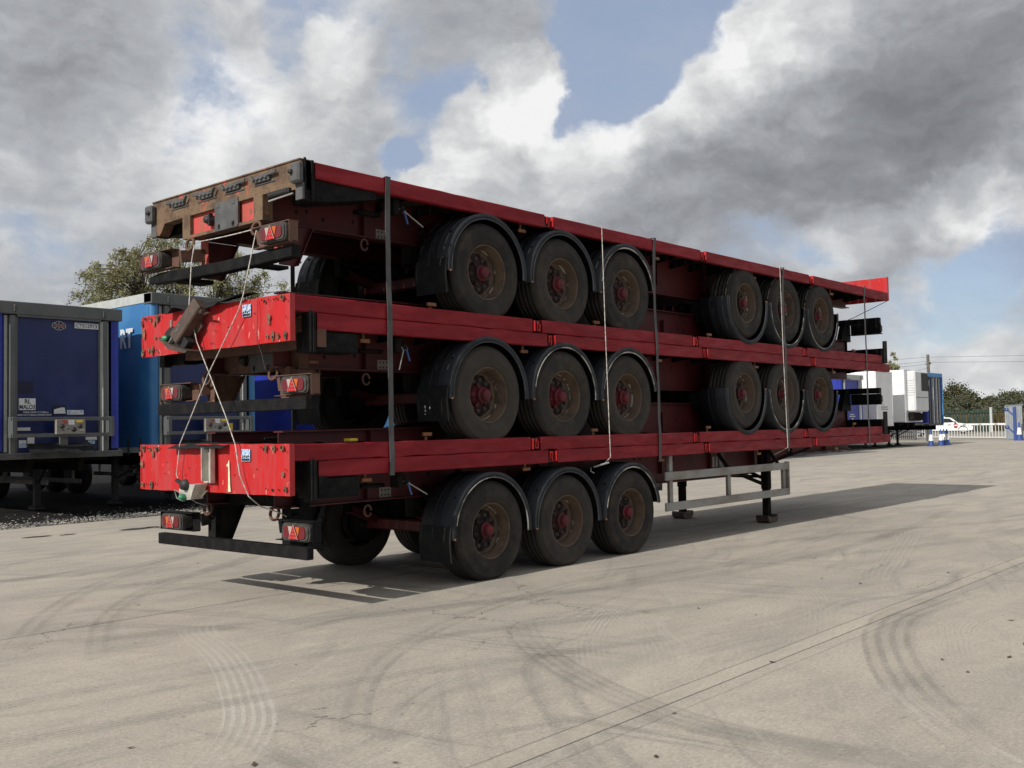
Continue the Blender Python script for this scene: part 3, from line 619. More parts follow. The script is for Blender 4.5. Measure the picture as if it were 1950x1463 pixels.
            m.add(vs, fs, False); m.box(bx, bx + .3, -.70, -.55, H - .89, H - .86); m.box(bx, bx + .3, .55, .75, H - .90, H - .86)
        else: m.box(bx, bx + .075, -1.29, 1.17, H - .858, H - .748, .006)
        m.build('bumper_bar', 'black', t)
        for s in (-1, 1):
            yc = s * 1.03 - .02; z = H - (.655 if detail_rear else .632); x = rx - (.16 if detail_rear else .105)
            tail_lamp(t, yc, s > 0, z, x)
            m = MB(); y0, y1 = sorted((s * .68, s * 1.265))
            m.box(x + .02, x + .13, y0, y1, z + .088, z + .096); m.box(x + .05, x + .12, y0, y1, z - .092, z - .084); m.box(x + .118, x + .125, y0, y1, z - .084, z + .088)
            m.box(x + .02, x + .125, s * 1.262 - .003, s * 1.262 + .003, z - .09, z + .09); m.bar((x + .12, s * .66, z + .02), (rx + .26, s * .62, z + .06), .04, .12)
            m.build('lamp_bracket', {'black': 'black'}.get(rear, 'rust_brown'), t)
        # black corner posts at the rear end of the rails
        for s in (-1, 1):
            m = MB(); x1 = -.01; x0 = min(rx, -.10) if not detail_rear else rx + .02; y = s * 1.25
            m.box(x0, x1, y - s * .10, y, H - .36, H + .006, .006); m.box(x1 - .05, x1 - .02, y, y + s * .022, H - .35, H + .006, .004); m.box(x0 + .01, x0 + .035, y, y + s * .016, H - .35, H + .02, .004)
            m.box(x1, x1 + .5, y - s * .30, y - s * .02, H - .34, H - .155, .01) if s < 0 and not detail_rear else m.prism([(x1, H - .34), (x1 + .12, H - .34), (x1 + .75, H - .22), (x1 + .75, H - .155), (x1, H - .155)], 'y', *sorted((y - s * .33, y - s * .03)))
            m.build('corner_post', 'black', t)
    else:
        m = MB(); m.box(0, .09, -1.25, 1.25, H - .28, H - .002); m.box(.10, .115, -.60, .60, H - .44, H - .26); m.build('rear_frame', 'black', t)
        for s in (-1, 1):
            m = MB(); m.prism([(.10, H - .44), (.52, H - .44), (.30, H - .84), (.10, H - .84)], 'y', s * .62 - .05, s * .62 + .05); m.build('bumper_hanger', 'black', t)
            tail_lamp(t, s * 1.03, s > 0, H - .655, -.03)
            m = MB(); y0, y1 = sorted((s * .68, s * 1.26)); m.box(0, .20, y0, y1, H - .56, H - .552); m.box(.10, .107, y0, y1, H - .75, H - .56); m.build('lamp_bracket', 'black', t)
            m = MB(); m.box(-.05, .0, s * 1.25 - .05, s * 1.25 + .02, H - .42, H + .0, .006); m.build('corner_post', 'black', t)
        m = MB(); m.box(0, .10, -1.22, 1.22, H - .86, H - .755, .006); m.build('bumper_bar', 'black', t)
    # rail undersides: winches, marker lamps
    for x, f in ((.66, 1), (2.98, 0), (5.72, 1), (8.4, 0), (11.2, 1)):
        xx = x + (.4 if inverted else 0); m = MB(); m.bar((xx, -1.10, H - .11), (xx, -1.10, H - .185), .03, .012); m.box(xx - .062, xx + .062, -1.135, -1.105, H - .225, H - .185, .006); m.build('marker_lamp', 'orange', t)
    if not inverted:
        m = MB(); m.box(1.02, 1.10, -1.16, -1.04, H - .30, H - .15, .008); m.lathe([(.0, -.09), (.03, -.09), (.03, .09), (.0, .09)], (1.13, -1.08, H - .24), 'y', 12); m.box(.75, 1.05, -.95, -.85, H - .30, H - .26, .01)
        w = m.build('rail_winch', 'grime', t)
        m = MB(); m.tube([(1.09, -1.15, H - .24), (1.16, -1.16, H - .26), (1.40, -1.17, H - .385)] if seed % 2 else [(1.10, -1.15, H - .24), (1.11, -1.17, H - .28), (1.06, -1.16, H - .47)], .007, 6); m.build('crank_rod', 'alu', w)
        m = MB(); m.bar((1.17, -1.15, H - .27), (1.21, -1.15, H - .38), .022, .012, c=.004); m.lathe([(.012, -.006), (.02, -.006), (.02, .006), (.012, .006), (.012, -.006)], (1.165, -1.15, H - .26), 'y', 12); m.build('valve_handle', 'blue_handle', w)
        m = MB(); pts = [(1.05 + .045 * math.cos(a), -.68, H - .54 + .055 * math.sin(a)) for a in [2 * PI * q2 / 14 for q2 in range(14)]]; m.tube(pts, .011, 8); m.build('lashing_ring', 'rust_brown', t)
    # landing legs
    for s in (-1, 1):
        x = L - 4.05 if inverted else 9.28; zb = 0.0 if leg_down else .42; y = s * .78; m = MB()
        m.box(x - .065, x + .065, y - .06, y + .06, H - .80, H - .16, .008); m.box(x - .055, x + .055, y - .05, y + .05, zb + .10, H - .80, .006)
        m.box(x - .10, x + .10, y - s * .10, y, H - .5, H - .16, .008)
        o = m.build('landing_leg', 'grime', t); m = MB()
        m.prism([(x - .17, zb + .10), (x - .15, zb + .03), (x - .09, zb), (x + .09, zb), (x + .15, zb + .03), (x + .17, zb + .10), (x + .15, zb + .125), (x + .08, zb + .09), (x - .08, zb + .09), (x - .15, zb + .125)], 'y', y - .11, y + .11); m.build('foot', 'brownarm', o)
        if leg_down:
            m = MB(); m.bar((x, y, H - .74), (x - .62, s * .60, H - .52), .05, .05, c=.006); m.build('leg_brace', 'grime', o)
    if leg_down:
        m = MB(); m.bar((9.28, -.75, H - .60), (9.28, .75, H - .60), .06, .045); m.bar((9.28, -.70, H - .62), (9.28, -.25, H - .42), .05, .04); m.bar((9.28, .70, H - .62), (9.28, .25, H - .42), .05, .04); m.build('leg_crossbar', 'grime', t)
        m = MB(); m.tube([(5.6, -.9, H - .6), (5.72, -.95, H - .72), (5.8, -.9, H - .80), (5.9, -.85, H - .85)], .01, 6); m.build('hose', 'rubber', t)
        m = MB(); m.bar((10.2, -1.1, H - .17), (9.45, -.85, H - .36), .03, .03); m.build('rail_strut', 'grime', t)
        m = MB(); m.box(7.42, 7.58, -1.0, -.98, H - .44, H - .16, .004); pl = m.build('hub_emblem_plate', 'greyplate', t); m = MB(); m.lathe([(.052, -.003), (.066, -.003), (.066, 0)], (7.5, -1.0, H - .30), 'y', 24); m.lathe([(.0, -.004), (.04, -.004), (.042, 0)], (7.5, -1.0, H - .30), 'y', 20); m.box(7.475, 7.525, -1.006, -1.0, H - .40, H - .37); m.build('emblem_ring', 'alu', pl)
        m = MB(); m.box(7.95, 8.02, -.588, -.582, H - .40, H - .24); m.box(8.05, 8.12, -.588, -.582, H - .40, H - .24); m.build('warning_stickers', 'alu', t)
    if guard:
        for s in (-1, 1):
            y = s * 1.21; m = MB(); ys = sorted((y, y - s * .028))
            for za, zb2 in ((H - .475, H - .365), (H - .875, H - .765)):
                m.box(5.68, 9.20, ys[0], ys[1], za, zb2, .006)
            o = m.build('side_guard', 'alu', t)
            for x in (5.86, 7.40, 9.12): m = MB(); m.box(x - .04, x + .04, *sorted((y - s * .03, y - s * .075)), H - (.87 if x != 9.12 else .80), H - (.15 if x < 6 else .37), .004); m.build('guard_post', 'alu', o)
            m = MB(); m.box(9.20, 9.235, *sorted((y + s * .004, y - s * .07)), H - .87, H - .355, .005); m.build('guard_end', 'alu', o)
            for x in (7.40, 8.95): m = MB(); m.bar((x, y - s * .05, H - .38), (x - .05, y - s * .18, H - .17), .05, .05); m.build('guard_bracket', 'grime', o)
    if headboard: make_headboard(t, L, headboard, rnd, inverted)
    return t

def make_headboard(t, L, kind, rnd, inverted):
    x0 = L; zb, zt = H - .152, H + (.265 if kind == 'four' else .30)
    m = MB(); ny, nz = 60, 10; vs = []
    for j in range(nz + 1):
        for i in range(ny + 1):
            y = -1.25 + 2.5 * i / ny; z = zb + (zt - zb) * j / nz
            fold = -.006 * abs(math.sin(y * 9.0)) + .007 * mnoise.noise(Vector((y * 4, z * 5, L))) + .004 * mnoise.noise(Vector((y * 13, z * 3, 7)))
            for xx in (.035,): vs.append((x0 + xx + fold, y, z + (.006 * mnoise.noise(Vector((y * 5, L, 3))) if j in (0, nz) else 0)))
    fs = [(j * (ny + 1) + i, j * (ny + 1) + i + 1, (j + 1) * (ny + 1) + i + 1, (j + 1) * (ny + 1) + i) for j in range(nz) for i in range(ny)]
    m.add(vs, fs, True)
    m.box(x0 + .0, x0 + .020, -1.25, 1.25, zb + .002, zt - .004)
    m.box(x0 - .02, x0 + .034, -1.252, -1.235, zb, zt - .002); m.box(x0 - .02, x0 + .034, 1.235, 1.252, zb, zt - .002)
    m.cur = 1; rr2 = random.Random(int(L * 100))
    for s in (-1, 1):
        for (yy, zz, r) in ((1.16, .03, .030), (1.04, .045, .024), (.92, .04, .030), (1.205, .395, .028), (1.10, .39, .022), (1.02, .395, .030), (.93, .39, .018), (1.19, .20, .034), (1.17, .26, .024), (.97, .20, .026), (.965, .25, .020), (1.225, .09, .026), (.98, .09, .024)):
            c = (s * (yy + rr2.uniform(-.01, .01)), zb + (zz + rr2.uniform(-.01, .01)) * (zt - zb) / .45); el = rr2.uniform(.9, 2.0)
            pts = [(max(-1.248, min(1.248, c[0] + r * rr2.uniform(.6, 1.1) * math.cos(2 * PI * k / 11))), max(zb + .003, min(zt - .003, c[1] + r * el * rr2.uniform(.6, 1.1) * math.sin(2 * PI * k / 11)))) for k in range(11)]
            if rr2.random() < .62: m.add([(x0 + .0515, p[0], p[1]) for p in pts], [list(range(11))], False)
    o = m.build('headboard', ['red_board', 'rust'], t)
    h = MB()
    for s in (-1, 1):
        for (yy, zz, r) in ((1.16, .03, .016), (1.08, .035, .010), (1.04, .04, .009), (.96, .032, .008), (.90, .045, .015), (.86, .03, .009), (1.20, .40, .010), (1.11, .395, .008), (1.02, .40, .013), (.93, .39, .008), (1.215, .22, .006), (1.22, .06, .008)):
            h.lathe([(.0, .0), (r, .0), (r, -.004)], (x0 + .053, s * yy, zb + zz * (zt - zb) / .45), 'x', 10)
    for _ in range(12): h.lathe([(.0, .0), (.006, .0), (.006, -.004)], (x0 + .047, rnd.uniform(-.8, .8), rnd.uniform(zb + .05, zt - .03)), 'x', 8)
    h.build('bolt_holes', 'hole', o)
    if kind == 'five': return
    # inverted trailers: in the world z is flipped, so a lower world height is a larger local z
    s = MB(); s.box(x0 + .046, x0 + .049, -.69, -.56, zb + .045, zb + .155); st = s.build('sticker', 'sticker_blue', t)
    s = MB()
    for k in range(4): s.lathe([(.0, .0015), (.011, .001), (.012, 0)], (x0 + .0495, -.665 + .028 * k, zb + .11 + .006 * (k % 2)), 'x', 8)
    s.box(x0 + .049, x0 + .0505, -.685, -.565, zb + .13, zb + .15)
    s.build('sticker_print', 'sticker_dark', st)
    # rubber flap draped across the top, seen as a crumpled sheet
    m = MB(); nx, ny2 = 6, 22; vs = []
    for i in range(nx + 1):
        for j in range(ny2 + 1):
            u, v = i / nx, j / ny2
            if kind == 'four': y = -.62 + 1.28 * v; zz = zb - .03 - .035 * (1 - v) ** 1.5 + .03 * mnoise.noise(Vector((v * 5, u * 1.5, 1))); drop = .075 * math.sin(v * PI) ** 2 if v > .3 else .03
            else: y = -.35 + .93 * v; zz = zb - .005 + .012 * mnoise.noise(Vector((v * 5, u * 2, 4))); drop = .045
            vs.append((x0 - .10 + .22 * u, y, zz + drop * u * u + (.05 * (v > .95) * u if kind == 'four' else 0)))
    n1 = len(vs); vs += [(a, b, c - .008) for a, b, c in vs]
    q = lambda i, j: i * (ny2 + 1) + j
    fs = [(q(i, j), q(i + 1, j), q(i + 1, j + 1), q(i, j + 1)) for i in range(nx) for j in range(ny2)] + [(n1 + q(i, j), n1 + q(i, j + 1), n1 + q(i + 1, j + 1), n1 + q(i + 1, j)) for i in range(nx) for j in range(ny2)]
    fs += [(q(nx, j), n1 + q(nx, j), n1 + q(nx, j + 1), q(nx, j + 1)) for j in range(ny2)] + [(q(i, 0), n1 + q(i, 0), n1 + q(i + 1, 0), q(i + 1, 0)) for i in range(nx)] + [(q(i, ny2), q(i + 1, ny2), n1 + q(i + 1, ny2), n1 + q(i, ny2)) for i in range(nx)]
    m.add(vs, fs, True); m.build('rubber_flap', 'rubber', t)
    xf = x0 + .06
    def Z(zw): return zb + zw       # zw: metres down from the rail edge, as hung upside down
    if kind == 'four':
        m = MB(); m.bar((xf + .05, .02, Z(-.02)), (xf + .12, .33, Z(.31)), .15, .12, (1, 0, 0), .012); m.prism([(.10, Z(.02)), (.16, Z(-.0)), (.17, Z(.12)), (.34, Z(.30)), (.22, Z(.32)), (.04, Z(.20))], 'x', xf + .02, xf + .035)
        o = m.build('connector_arm', 'brownarm', t)
        m = MB(); m.prism([(.12, Z(.34)), (.28, Z(.22)), (.43, Z(.17)), (.53, Z(.22)), (.56, Z(.27)), (.40, Z(.37)), (.28, Z(.40)), (.18, Z(.39))], 'x', xf + .05, xf + .13); m.build('connector_box', 'grille', o)
        m = MB(); m.prism([(.56, Z(.265)), (.57, Z(.285)), (.38, Z(.40)), (.10, Z(.45)), (.06, Z(.43)), (.33, Z(.365))], 'x', xf + .02, xf + .18); m.build('coupling_plate', 'brownarm', o)
        m = MB(); m.lathe([(.0, .07), (.018, .07), (.022, .05), (.026, .05), (.026, .02), (.022, .02), (.026, 0), (.0, 0)], (xf + .13, .46, Z(.285)), 'x', 14); m.build('connector', 'green', o)
        m = MB(); m.tube([(xf + .15, .47, Z(.36)), (xf + .17, .38, Z(.32)), (xf + .16, .30, Z(.25)), (xf + .15, .24, Z(.17)), (xf + .10, .17, Z(.10))], .007, 6); m.tube([(xf + .15, .44, Z(.34)), (xf + .17, .35, Z(.29)), (xf + .16, .27, Z(.22)), (xf + .13, .17, Z(.11))], .006, 6); m.tube([(xf + .12, .43, Z(.18)), (xf + .12, .43, Z(.11))], .012, 8); m.build('pipes', 'alu', o)
        m = MB(); m.tube([(xf + .07, .14, Z(.09)), (xf + .07, .06, Z(.07)), (xf + .07, -.05, Z(.06))], .026, 10); m.bar((xf + .06, -.05, Z(.09)), (xf + .09, -.16, Z(.085)), .02, .012); m.build('hose_coupling', 'brownarm', o)
    else:
        m = MB(); y0 = -.14
        m.box(xf, xf + .010, y0 - .02, y0 + .17, Z(.03), Z(.36), .002); m.box(xf, xf + .085, y0 + .085, y0 + .095, Z(.03), Z(.34), .002); m.box(xf, xf + .06, y0 - .02, y0 - .012, Z(.03), Z(.36), .002)
        o = m.build('connector_arm', 'galv', t)
        m = MB(); m.lathe([(.0, .004), (.016, .003), (.017, 0)], (xf + .012, y0 + .135, Z(.08)), 'x', 12); m.build('yellow_dot', 'yellow', o)
        m = MB(); m.lathe([(.0, .004), (.016, .003), (.017, 0)], (xf + .012, y0 + .135, Z(.115)), 'x', 12); m.build('green_dot', 'green', o)
        m = MB(); m.prism([(-.02, Z(.37)), (.13, Z(.37)), (.26, Z(.42)), (.26, Z(.46)), (.19, Z(.52)), (.06, Z(.51)), (.03, Z(.44))], 'x', xf + .0, xf + .13); m.build('coupling_box', 'galv', o)
        m = MB(); m.lathe([(.0, .05), (.045, .045), (.055, 0)], (xf + .13, .135, Z(.375)), 'x', 16); m.bar((xf + .12, .18, Z(.385)), (xf + .14, .29, Z(.33)), .035, .03, c=.004); m.build('socket', 'grille', o)
        m = MB(); m.lathe([(.0, .06), (.02, .06), (.026, .04), (.03, .02), (.026, 0), (.0, 0)], (xf + .13, .155, Z(.49)), 'x', 14); m.box(xf + .13, xf + .16, .14, .18, Z(.48), Z(.53), .006); m.build('connector', 'green', o)
        m = MB(); m.tube([(xf + .05, .0, Z(.49)), (xf + .06, -.10, Z(.43))], .008, 6); m.tube([(xf + .15, .17, Z(.46)), (xf + .19, .24, Z(.42)), (xf + .17, .23, Z(.50)), (xf + .15, .19, Z(.52))], .006, 6); m.build('pipes', 'alu', o)
        m = MB(); m.prism([(-.384, Z(.435)), (-.338, Z(.435)), (-.342, Z(.40)), (-.345, Z(.25)), (-.345, Z(.205)), (-.325, Z(.205)), (-.320, Z(.188)), (-.343, Z(.175)), (-.350, Z(.15)), (-.362, Z(.15)), (-.367, Z(.25)), (-.374, Z(.39))], 'x', x0 + .045, x0 + .049); m.build('painted_figure_one', 'cream', t)
        m = MB(); m.box(x0 - .95, x0 - .85, -1.0, -.9, zb - .03, zb + .0, .008); m.build('yellow_cap', 'yellow', t)

T1 = flatbed('flatbed_trailer', 'lowest red flatbed trailer, standing upright on the concrete with its landing legs down', (0, 1.25, 0), False, 13.35, .82, 2.28, (3.30, 6.68, 10.08), 1, wav=.002, rear='black', leg_down=True, guard=True, trims=(1, 2, 1))
T2 = flatbed('flatbed_trailer', 'second red flatbed from the ground, upside down, cream figure 1 painted on its end panel', (13.06, 1.25, 2 * H + .004), True, 13.34, .70, 2.62, (3.28, 6.66, 10.06), 2, wav=.0055, headboard='two', trims=(2, 1, 2))
T3 = flatbed('flatbed_trailer', 'middle red flatbed trailer of the pile, upright, with a brown rusted rear panel', (0, 1.25, 2.641 - H), False, 13.42, .703, 2.275, (3.32, 6.70, 10.12), 4, wav=.003, rear='brown', trims=(2, 1, 1), flap=2)
T4 = flatbed('flatbed_trailer', 'second red flatbed from the top, upside down, dark connector arm on its end panel', (13.15, 1.25, 2.641 + H + .004), True, 13.41, .722, 2.60, (3.32, 6.70, 10.08), 5, wav=.002, headboard='four', trims=(1, 1, 2))
T5 = flatbed('flatbed_trailer', 'topmost red flatbed trailer, upright, with muddy rusted rear frame and bent black bumper', (0, 1.25, 3.998 - H), False, 13.47, .755, 2.28, (3.32, 6.72, 10.15), 7, wav=.0012, rear_x=-.165, rear='rust', detail_rear=True, headboard='five', trims=(2, 2, 1))

# ------------------------------------------------------------------ straps and cords that tie the stack
def strap(label, x0, x1, w, z0, bow, seed):
    rnd = random.Random(seed); yn, yf = -.018, 2.518; zt = 4.012; path = []
    n = 16
    for i in range(n + 1):
        z = z0 + (zt - z0) * i / n; inward = .0 if (z > 3.86 or 2.5 < z < 2.8 or z < 1.5) else .012
        path.append((x0 + bow * math.sin(i / n * PI * 2.0) + rnd.uniform(-.003, .003), yn + inward, z))
    for i in range(1, 12): path.append((x0 + (x1 - x0) * i / 12, yn + (yf - yn) * i / 12, zt + .006))
    for i in range(n + 1): path.append((x1, yf, zt - (zt - z0) * i / n))
    m = MB(); vs = []
    for i, p in enumerate(path):
        a = Vector(path[max(i - 1, 0)]); b = Vector(path[min(i + 1, len(path) - 1)]); d = (b - a).normalized(); nrm = Vector((1, 0, 0)).cross(d).normalized() * .0025; P = Vector(p)
        for sx, sn in ((-w / 2, -1), (w / 2, -1), (w / 2, 1), (-w / 2, 1)): vs.append(P + Vector((sx, 0, 0)) + nrm * sn)
    k = len(path); fs = [(i * 4 + q, i * 4 + (q + 1) % 4, i * 4 + 4 + (q + 1) % 4, i * 4 + 4 + q) for i in range(k - 1) for q in range(4)] + [(0, 1, 2, 3), (k * 4 - 4, k * 4 - 3, k * 4 - 2, k * 4 - 1)]
    m.add(vs, fs, False)
    return tag(m.build('ratchet_strap', 'webbing', None), label, 'strap', 'webbing straps round the pile')
strap('broad dark webbing strap nearest the rear lamps, just left of the first wheels', .855, 1.62, .060, 1.16, .006, 1)
strap('dark webbing strap passing just right of the left-hand wheel group', 5.47, 5.47, .050, 1.12, .022, 2)
strap('dark webbing strap beside a white cord, hanging in front of the right-hand wheels', 9.12, 9.12, .050, 1.14, .025, 3)
strap('thin dark webbing strap nearest the far end of the pile', 12.32, 12.32, .048, 1.14, .003, 4)
def cord(label, pts, r=.0055, m='rope', cat='rope', name='lashing_rope', group='pale lashing cords round the pile'):
    b = MB(); b.tube(pts, r, 7); return tag(b.build(name, m, None), label, cat, group)
def dens(pts, k=5, sag=0.0):
    out = []
    for a, b in zip(pts[:-1], pts[1:]):
        for i in range(k): f = i / k; out.append(tuple(a[q] + (b[q] - a[q]) * f - (sag * math.sin(f * PI) if q == 2 else 0) for q in range(3)))
    return out + [pts[-1]]
XH = -.37
cord('pale cord from the right ring down over both red end panels to lower left', [(-.20, .62, 3.44), (-.26, .60, 3.25), (XH, .58, 2.84), (XH, .65, 2.71), (XH, .86, 2.47), (XH, 1.17, 2.13), (XH, 1.42, 1.80), (XH, 1.66, 1.49), (XH, 1.72, 1.20), (XH + .03, 1.66, 1.02), (XH + .16, 1.64, .92), (.06, 1.86, .86)])
cord('pale cord from the left of the rusty frame down to the lower right ring', [(-.20, 1.66, 3.45), (-.27, 1.60, 3.25), (-.34, 1.53, 2.83), (XH, 1.42, 2.65), (XH, 1.35, 2.46), (XH, 1.13, 2.13), (XH, .88, 1.75), (XH, .73, 1.49), (XH, .66, 1.21), (XH + .03, .57, 1.02), (XH + .16, .58, .92), (.06, .66, .84), (.05, .55, .81)])
cord('short pale cord tied level between the two rings under the top frame', dens([(-.20, .60, 3.46), (-.20, 1.64, 3.47)], 6, .008))
cord('pale vertical cord in front of the third wheels of the left-hand group', dens([(4.31, -.015, 4.005), (4.33, -.02, 2.7), (4.37, -.025, 1.21)], 6) + [(4.33, .02, 1.15), (4.21, .06, 1.10)])
cord('pale vertical cord just left of the strap over the right-hand wheels', dens([(9.0, -.015, 4.005), (9.0, -.03, 2.7), (9.06, -.03, 1.20)], 6) + [(9.02, .03, 1.16), (8.84, .10, 1.09)])
cord('thin dark cord slanting from the top front corner to the bumper below it', [(13.5, .0, 3.86), (12.9, .45, 3.52), (13.05, .9, 3.42)], .006, 'wire')
cord('thin dark cord trailing down the right side of the upper red end panel', [(-.31, .45, 2.78), (-.33, .43, 2.60), (-.315, .46, 2.41), (-.31, .40, 2.30), (-.3, .36, 2.15)], .003, 'wire')
t = thing('cord_hook', 'small steel hook and toggle under the lowest rail where a cord ends', 'hook', (4.21, .06, 1.10))
m = MB(); m.bar((-.08, 0, .0), (.08, -.12, .05), .02, .02, c=.004); m.build('hook', 'alu', t); m = MB(); m.tube([(-.1, .02, -.01), (-.13, .0, -.05), (-.09, -.02, -.07)], .008, 6); m.build('toggle', 'alu', t)

# ------------------------------------------------------------------ ground
def sheet(name, x0, x1, y0, y1, z, m, nx=1, ny=1, kind='structure', edge=None):
    b = MB(); vs = []
    for i in range(nx + 1):
        for j in range(ny + 1):
            y = y0 + (y1 - y0) * j / ny; x = x0 + (x1 - x0) * i / nx
            if edge and j == 0: y += edge(x)
            if edge and j == ny and edge == wob2: y = y1 + edge(x)
            vs.append((x, y, z))
    fs = [(i * (ny + 1) + j, (i + 1) * (ny + 1) + j, (i + 1) * (ny + 1) + j + 1, i * (ny + 1) + j + 1) for i in range(nx) for j in range(ny)]
    b.add(vs, fs, False); return setting(b.build(name, m, None), kind)
wob = lambda x: .10 * mnoise.noise(Vector((x * .35, 2, 1))) + .05 * mnoise.noise(Vector((x * 1.7, 5, 1)))
wob2 = wob

def concrete():
    m = bpy.data.materials.new('broomed_concrete'); m.use_nodes = True; T = NT(m.node_tree); b = T.n['Principled BSDF']
    co = T.node('ShaderNodeTexCoord').outputs['Object']; sp = T.node('ShaderNodeSeparateXYZ'); T.link(co, sp.inputs[0]); X, Y = sp.outputs[0], sp.outputs[1]
    big = T.noise(co, .35, 5, .6); mid = T.noise(T.mapping(co, (.5, 1.6, 1)), 1.3, 6, .62); fine = T.noise(T.mapping(co, (1, 8, 1)), 14, 5, .7); grit = T.noise(co, 160, 4, .8); mott = T.noise(co, 5.5, 6, .72)
    base = T.mix(T.ramp(big, .36, .66), c4((0.473, 0.422, 0.353)), c4((0.381, 0.345, 0.294)))
    base = T.mix(T.ramp(mid, .42, .70, 0, .75), base, c4((0.285, 0.262, 0.228)))
    base = T.mix(T.ramp(mid, .42, .26, 0, .60), base, c4((0.601, 0.541, 0.444)))
    base = T.mix(T.ramp(mott, .5, .72, 0, .42), base, c4((0.295, 0.271, 0.235)))
    base = T.mix(T.ramp(fine, .44, .62, 0, .55), base, c4((0.308, 0.280, 0.239)))
    # sweeping tyre-rubber streaks in several directions
    for ang, sc, off, lo, col, amt in ((12, 1.0, 3, .60, (.135, .128, .122), .62), (-9, 1.3, 9, .62, (.145, .136, .126), .55), (38, .9, 17, .64, (.150, .140, .128), .5), (-35, 1.1, 29, .63, (.52, .48, .41), .45), (78, .9, 41, .66, (.16, .15, .135), .4)):
        v = T.mapping(T.vmath('ADD', co, T.vmath('SCALE', T.noise(co, .16, 2, .5, 'Color'), scale=5.0)), (.16, 2.4, 1), (off, off, 0), (0, 0, math.radians(ang)))
        base = T.mix(T.math('MULTIPLY', T.ramp(T.noise(v, sc, 5, .62), lo - .02, lo + .13, 0, amt), T.ramp(T.noise(co, .8, 4, .6), .30, .62, .25, 1.0)), base, c4(col))
    # rings of rubber and dust left by turning lorries: streaks that run round a far centre
    for cx, cy, fr, ft, lo, col, amt, rm, rw in ((-9.5, -3.6, 4.2, 1.6, .50, (.115, .110, .104), .75, 9.5, 6.0), (-5.0, 6.5, 5.0, 1.8, .55, (.54, .50, .43), .60, 9.0, 5.0), (9.0, -11.0, 4.0, 1.3, .52, (.13, .125, .118), .65, 10.5, 5.5), (6.5, -9.0, 6.0, 2.0, .56, (.56, .52, .45), .6, 6.5, 4.0), (2.0, 10.0, 4.5, 1.4, .53, (.125, .12, .112), .7, 12.0, 5.0), (22, 3, 3.0, 2.2, .54, (.14, .133, .124), .6, 17, 8.0)):
        dxx = T.math('SUBTRACT', X, cx); dyy = T.math('SUBTRACT', Y, cy)
        rr = T.math('SQRT', T.math('ADD', T.math('MULTIPLY', dxx, dxx), T.math('MULTIPLY', dyy, dyy))); th = T.math('ARCTAN2', dyy, dxx)
        rr = T.math('ADD', rr, T.math('MULTIPLY', T.math('SUBTRACT', T.noise(co, .22, 2, .5), .5), 2.2))
        cb = T.node('ShaderNodeCombineXYZ'); T.link(T.math('MULTIPLY', rr, fr), cb.inputs[0]); T.link(T.math('MULTIPLY', th, ft), cb.inputs[1]); cb.inputs[2].default_value = cx
        st = T.ramp(T.noise(cb.outputs[0], 1.0, 7, .68), lo, lo + .16)
        msk = T.math('MULTIPLY', T.ramp(T.math('ABSOLUTE', T.math('SUBTRACT', rr, rm)), rw, rw * .3), T.ramp(T.noise(T.vmath('ADD', co, (cx, cy, 0)), .45, 4, .6), .42, .62))
        base = T.mix(T.math('MULTIPLY', T.math('MULTIPLY', st, msk), amt * (.68 if col[0] < .3 else 1.0)), base, c4(col))
    # grit, specks and droppings
    base = T.mix(T.ramp(grit, .42, .66, 0, .55), base, c4((0.209, 0.190, 0.165)))
    base = T.mix(T.ramp(T.noise(co, 26, 2, .5), .735, .76, 0, .8), base, c4((.06, .055, .05)))
    base = T.mix(T.ramp(T.noise(T.vmath('ADD', co, (31, 7, 2)), 19, 2, .5), .755, .77, 0, .6), base, c4((0.639, 0.583, 0.490)))
    sand = T.noise(co, 38, 3, .75); sand2 = T.noise(T.vmath('ADD', co, (5, 9, 1)), 70, 2, .8)
    base = T.mix(T.ramp(sand, .50, .68, 0, .28), base, c4((.17, .16, .14))); base = T.mix(T.ramp(sand, .48, .33, 0, .26), base, c4((.60, .56, .49)))
    base = T.mix(T.ramp(sand2, .60, .66, 0, .34), base, c4((.13, .12, .105))); base = T.mix(T.ramp(sand2, .40, .33, 0, .30), base, c4((.62, .58, .51)))
    base = T.mix(T.ramp(T.noise(T.vmath('ADD', co, (3, 19, 2)), 11, 3, .55), .70, .73, 0, .45), base, c4((.14, .125, .105)))
    # a few hair cracks
    vo = T.node('ShaderNodeTexVoronoi', feature='DISTANCE_TO_EDGE'); T.link(T.vmath('ADD', co, T.vmath('SCALE', T.noise(co, 1.1, 5, .65, 'Color'), scale=1.1)), vo.inputs['Vector']); vo.inputs['Scale'].default_value = .21
    base = T.mix(T.math('MULTIPLY', T.ramp(vo.outputs['Distance'], .0022, .0006, 0, .6), T.ramp(T.noise(co, .3, 3), .45, .58)), base, c4((.07, .065, .06)))
    # straight joints: two sawn ones along the trailers, one hair crack
    wobY = T.math('ADD', Y, T.math('MULTIPLY', T.math('SUBTRACT', T.noise(co, 1.2, 5, .6), .5), .05))
    def joint(pos, w, amt, src=Y, soft=.4, slope=0.0):
        nonlocal base
        q = T.math('SUBTRACT', src, T.math('MULTIPLY', X, slope)); d = T.math('ABSOLUTE', T.math('SUBTRACT', q, pos))
        base = T.mix(T.ramp(d, w, w * soft, 0, amt), base, c4((.040, .036, .032)))
    joint(-4.02, .009, .75); joint(-3.86, .009, .5, wobY); joint(1.12, .012, .8, wobY, .4, .0); joint(-4.14, .010, .25, wobY); joint(-9.1, .012, .8); joint(6.25, .012, .7)
    d2 = T.math('ABSOLUTE', T.math('SUBTRACT', Y, -3.94)); base = T.mix(T.ramp(d2, .09, .05, 0, .14), base, c4((0.565, 0.494, 0.392)))
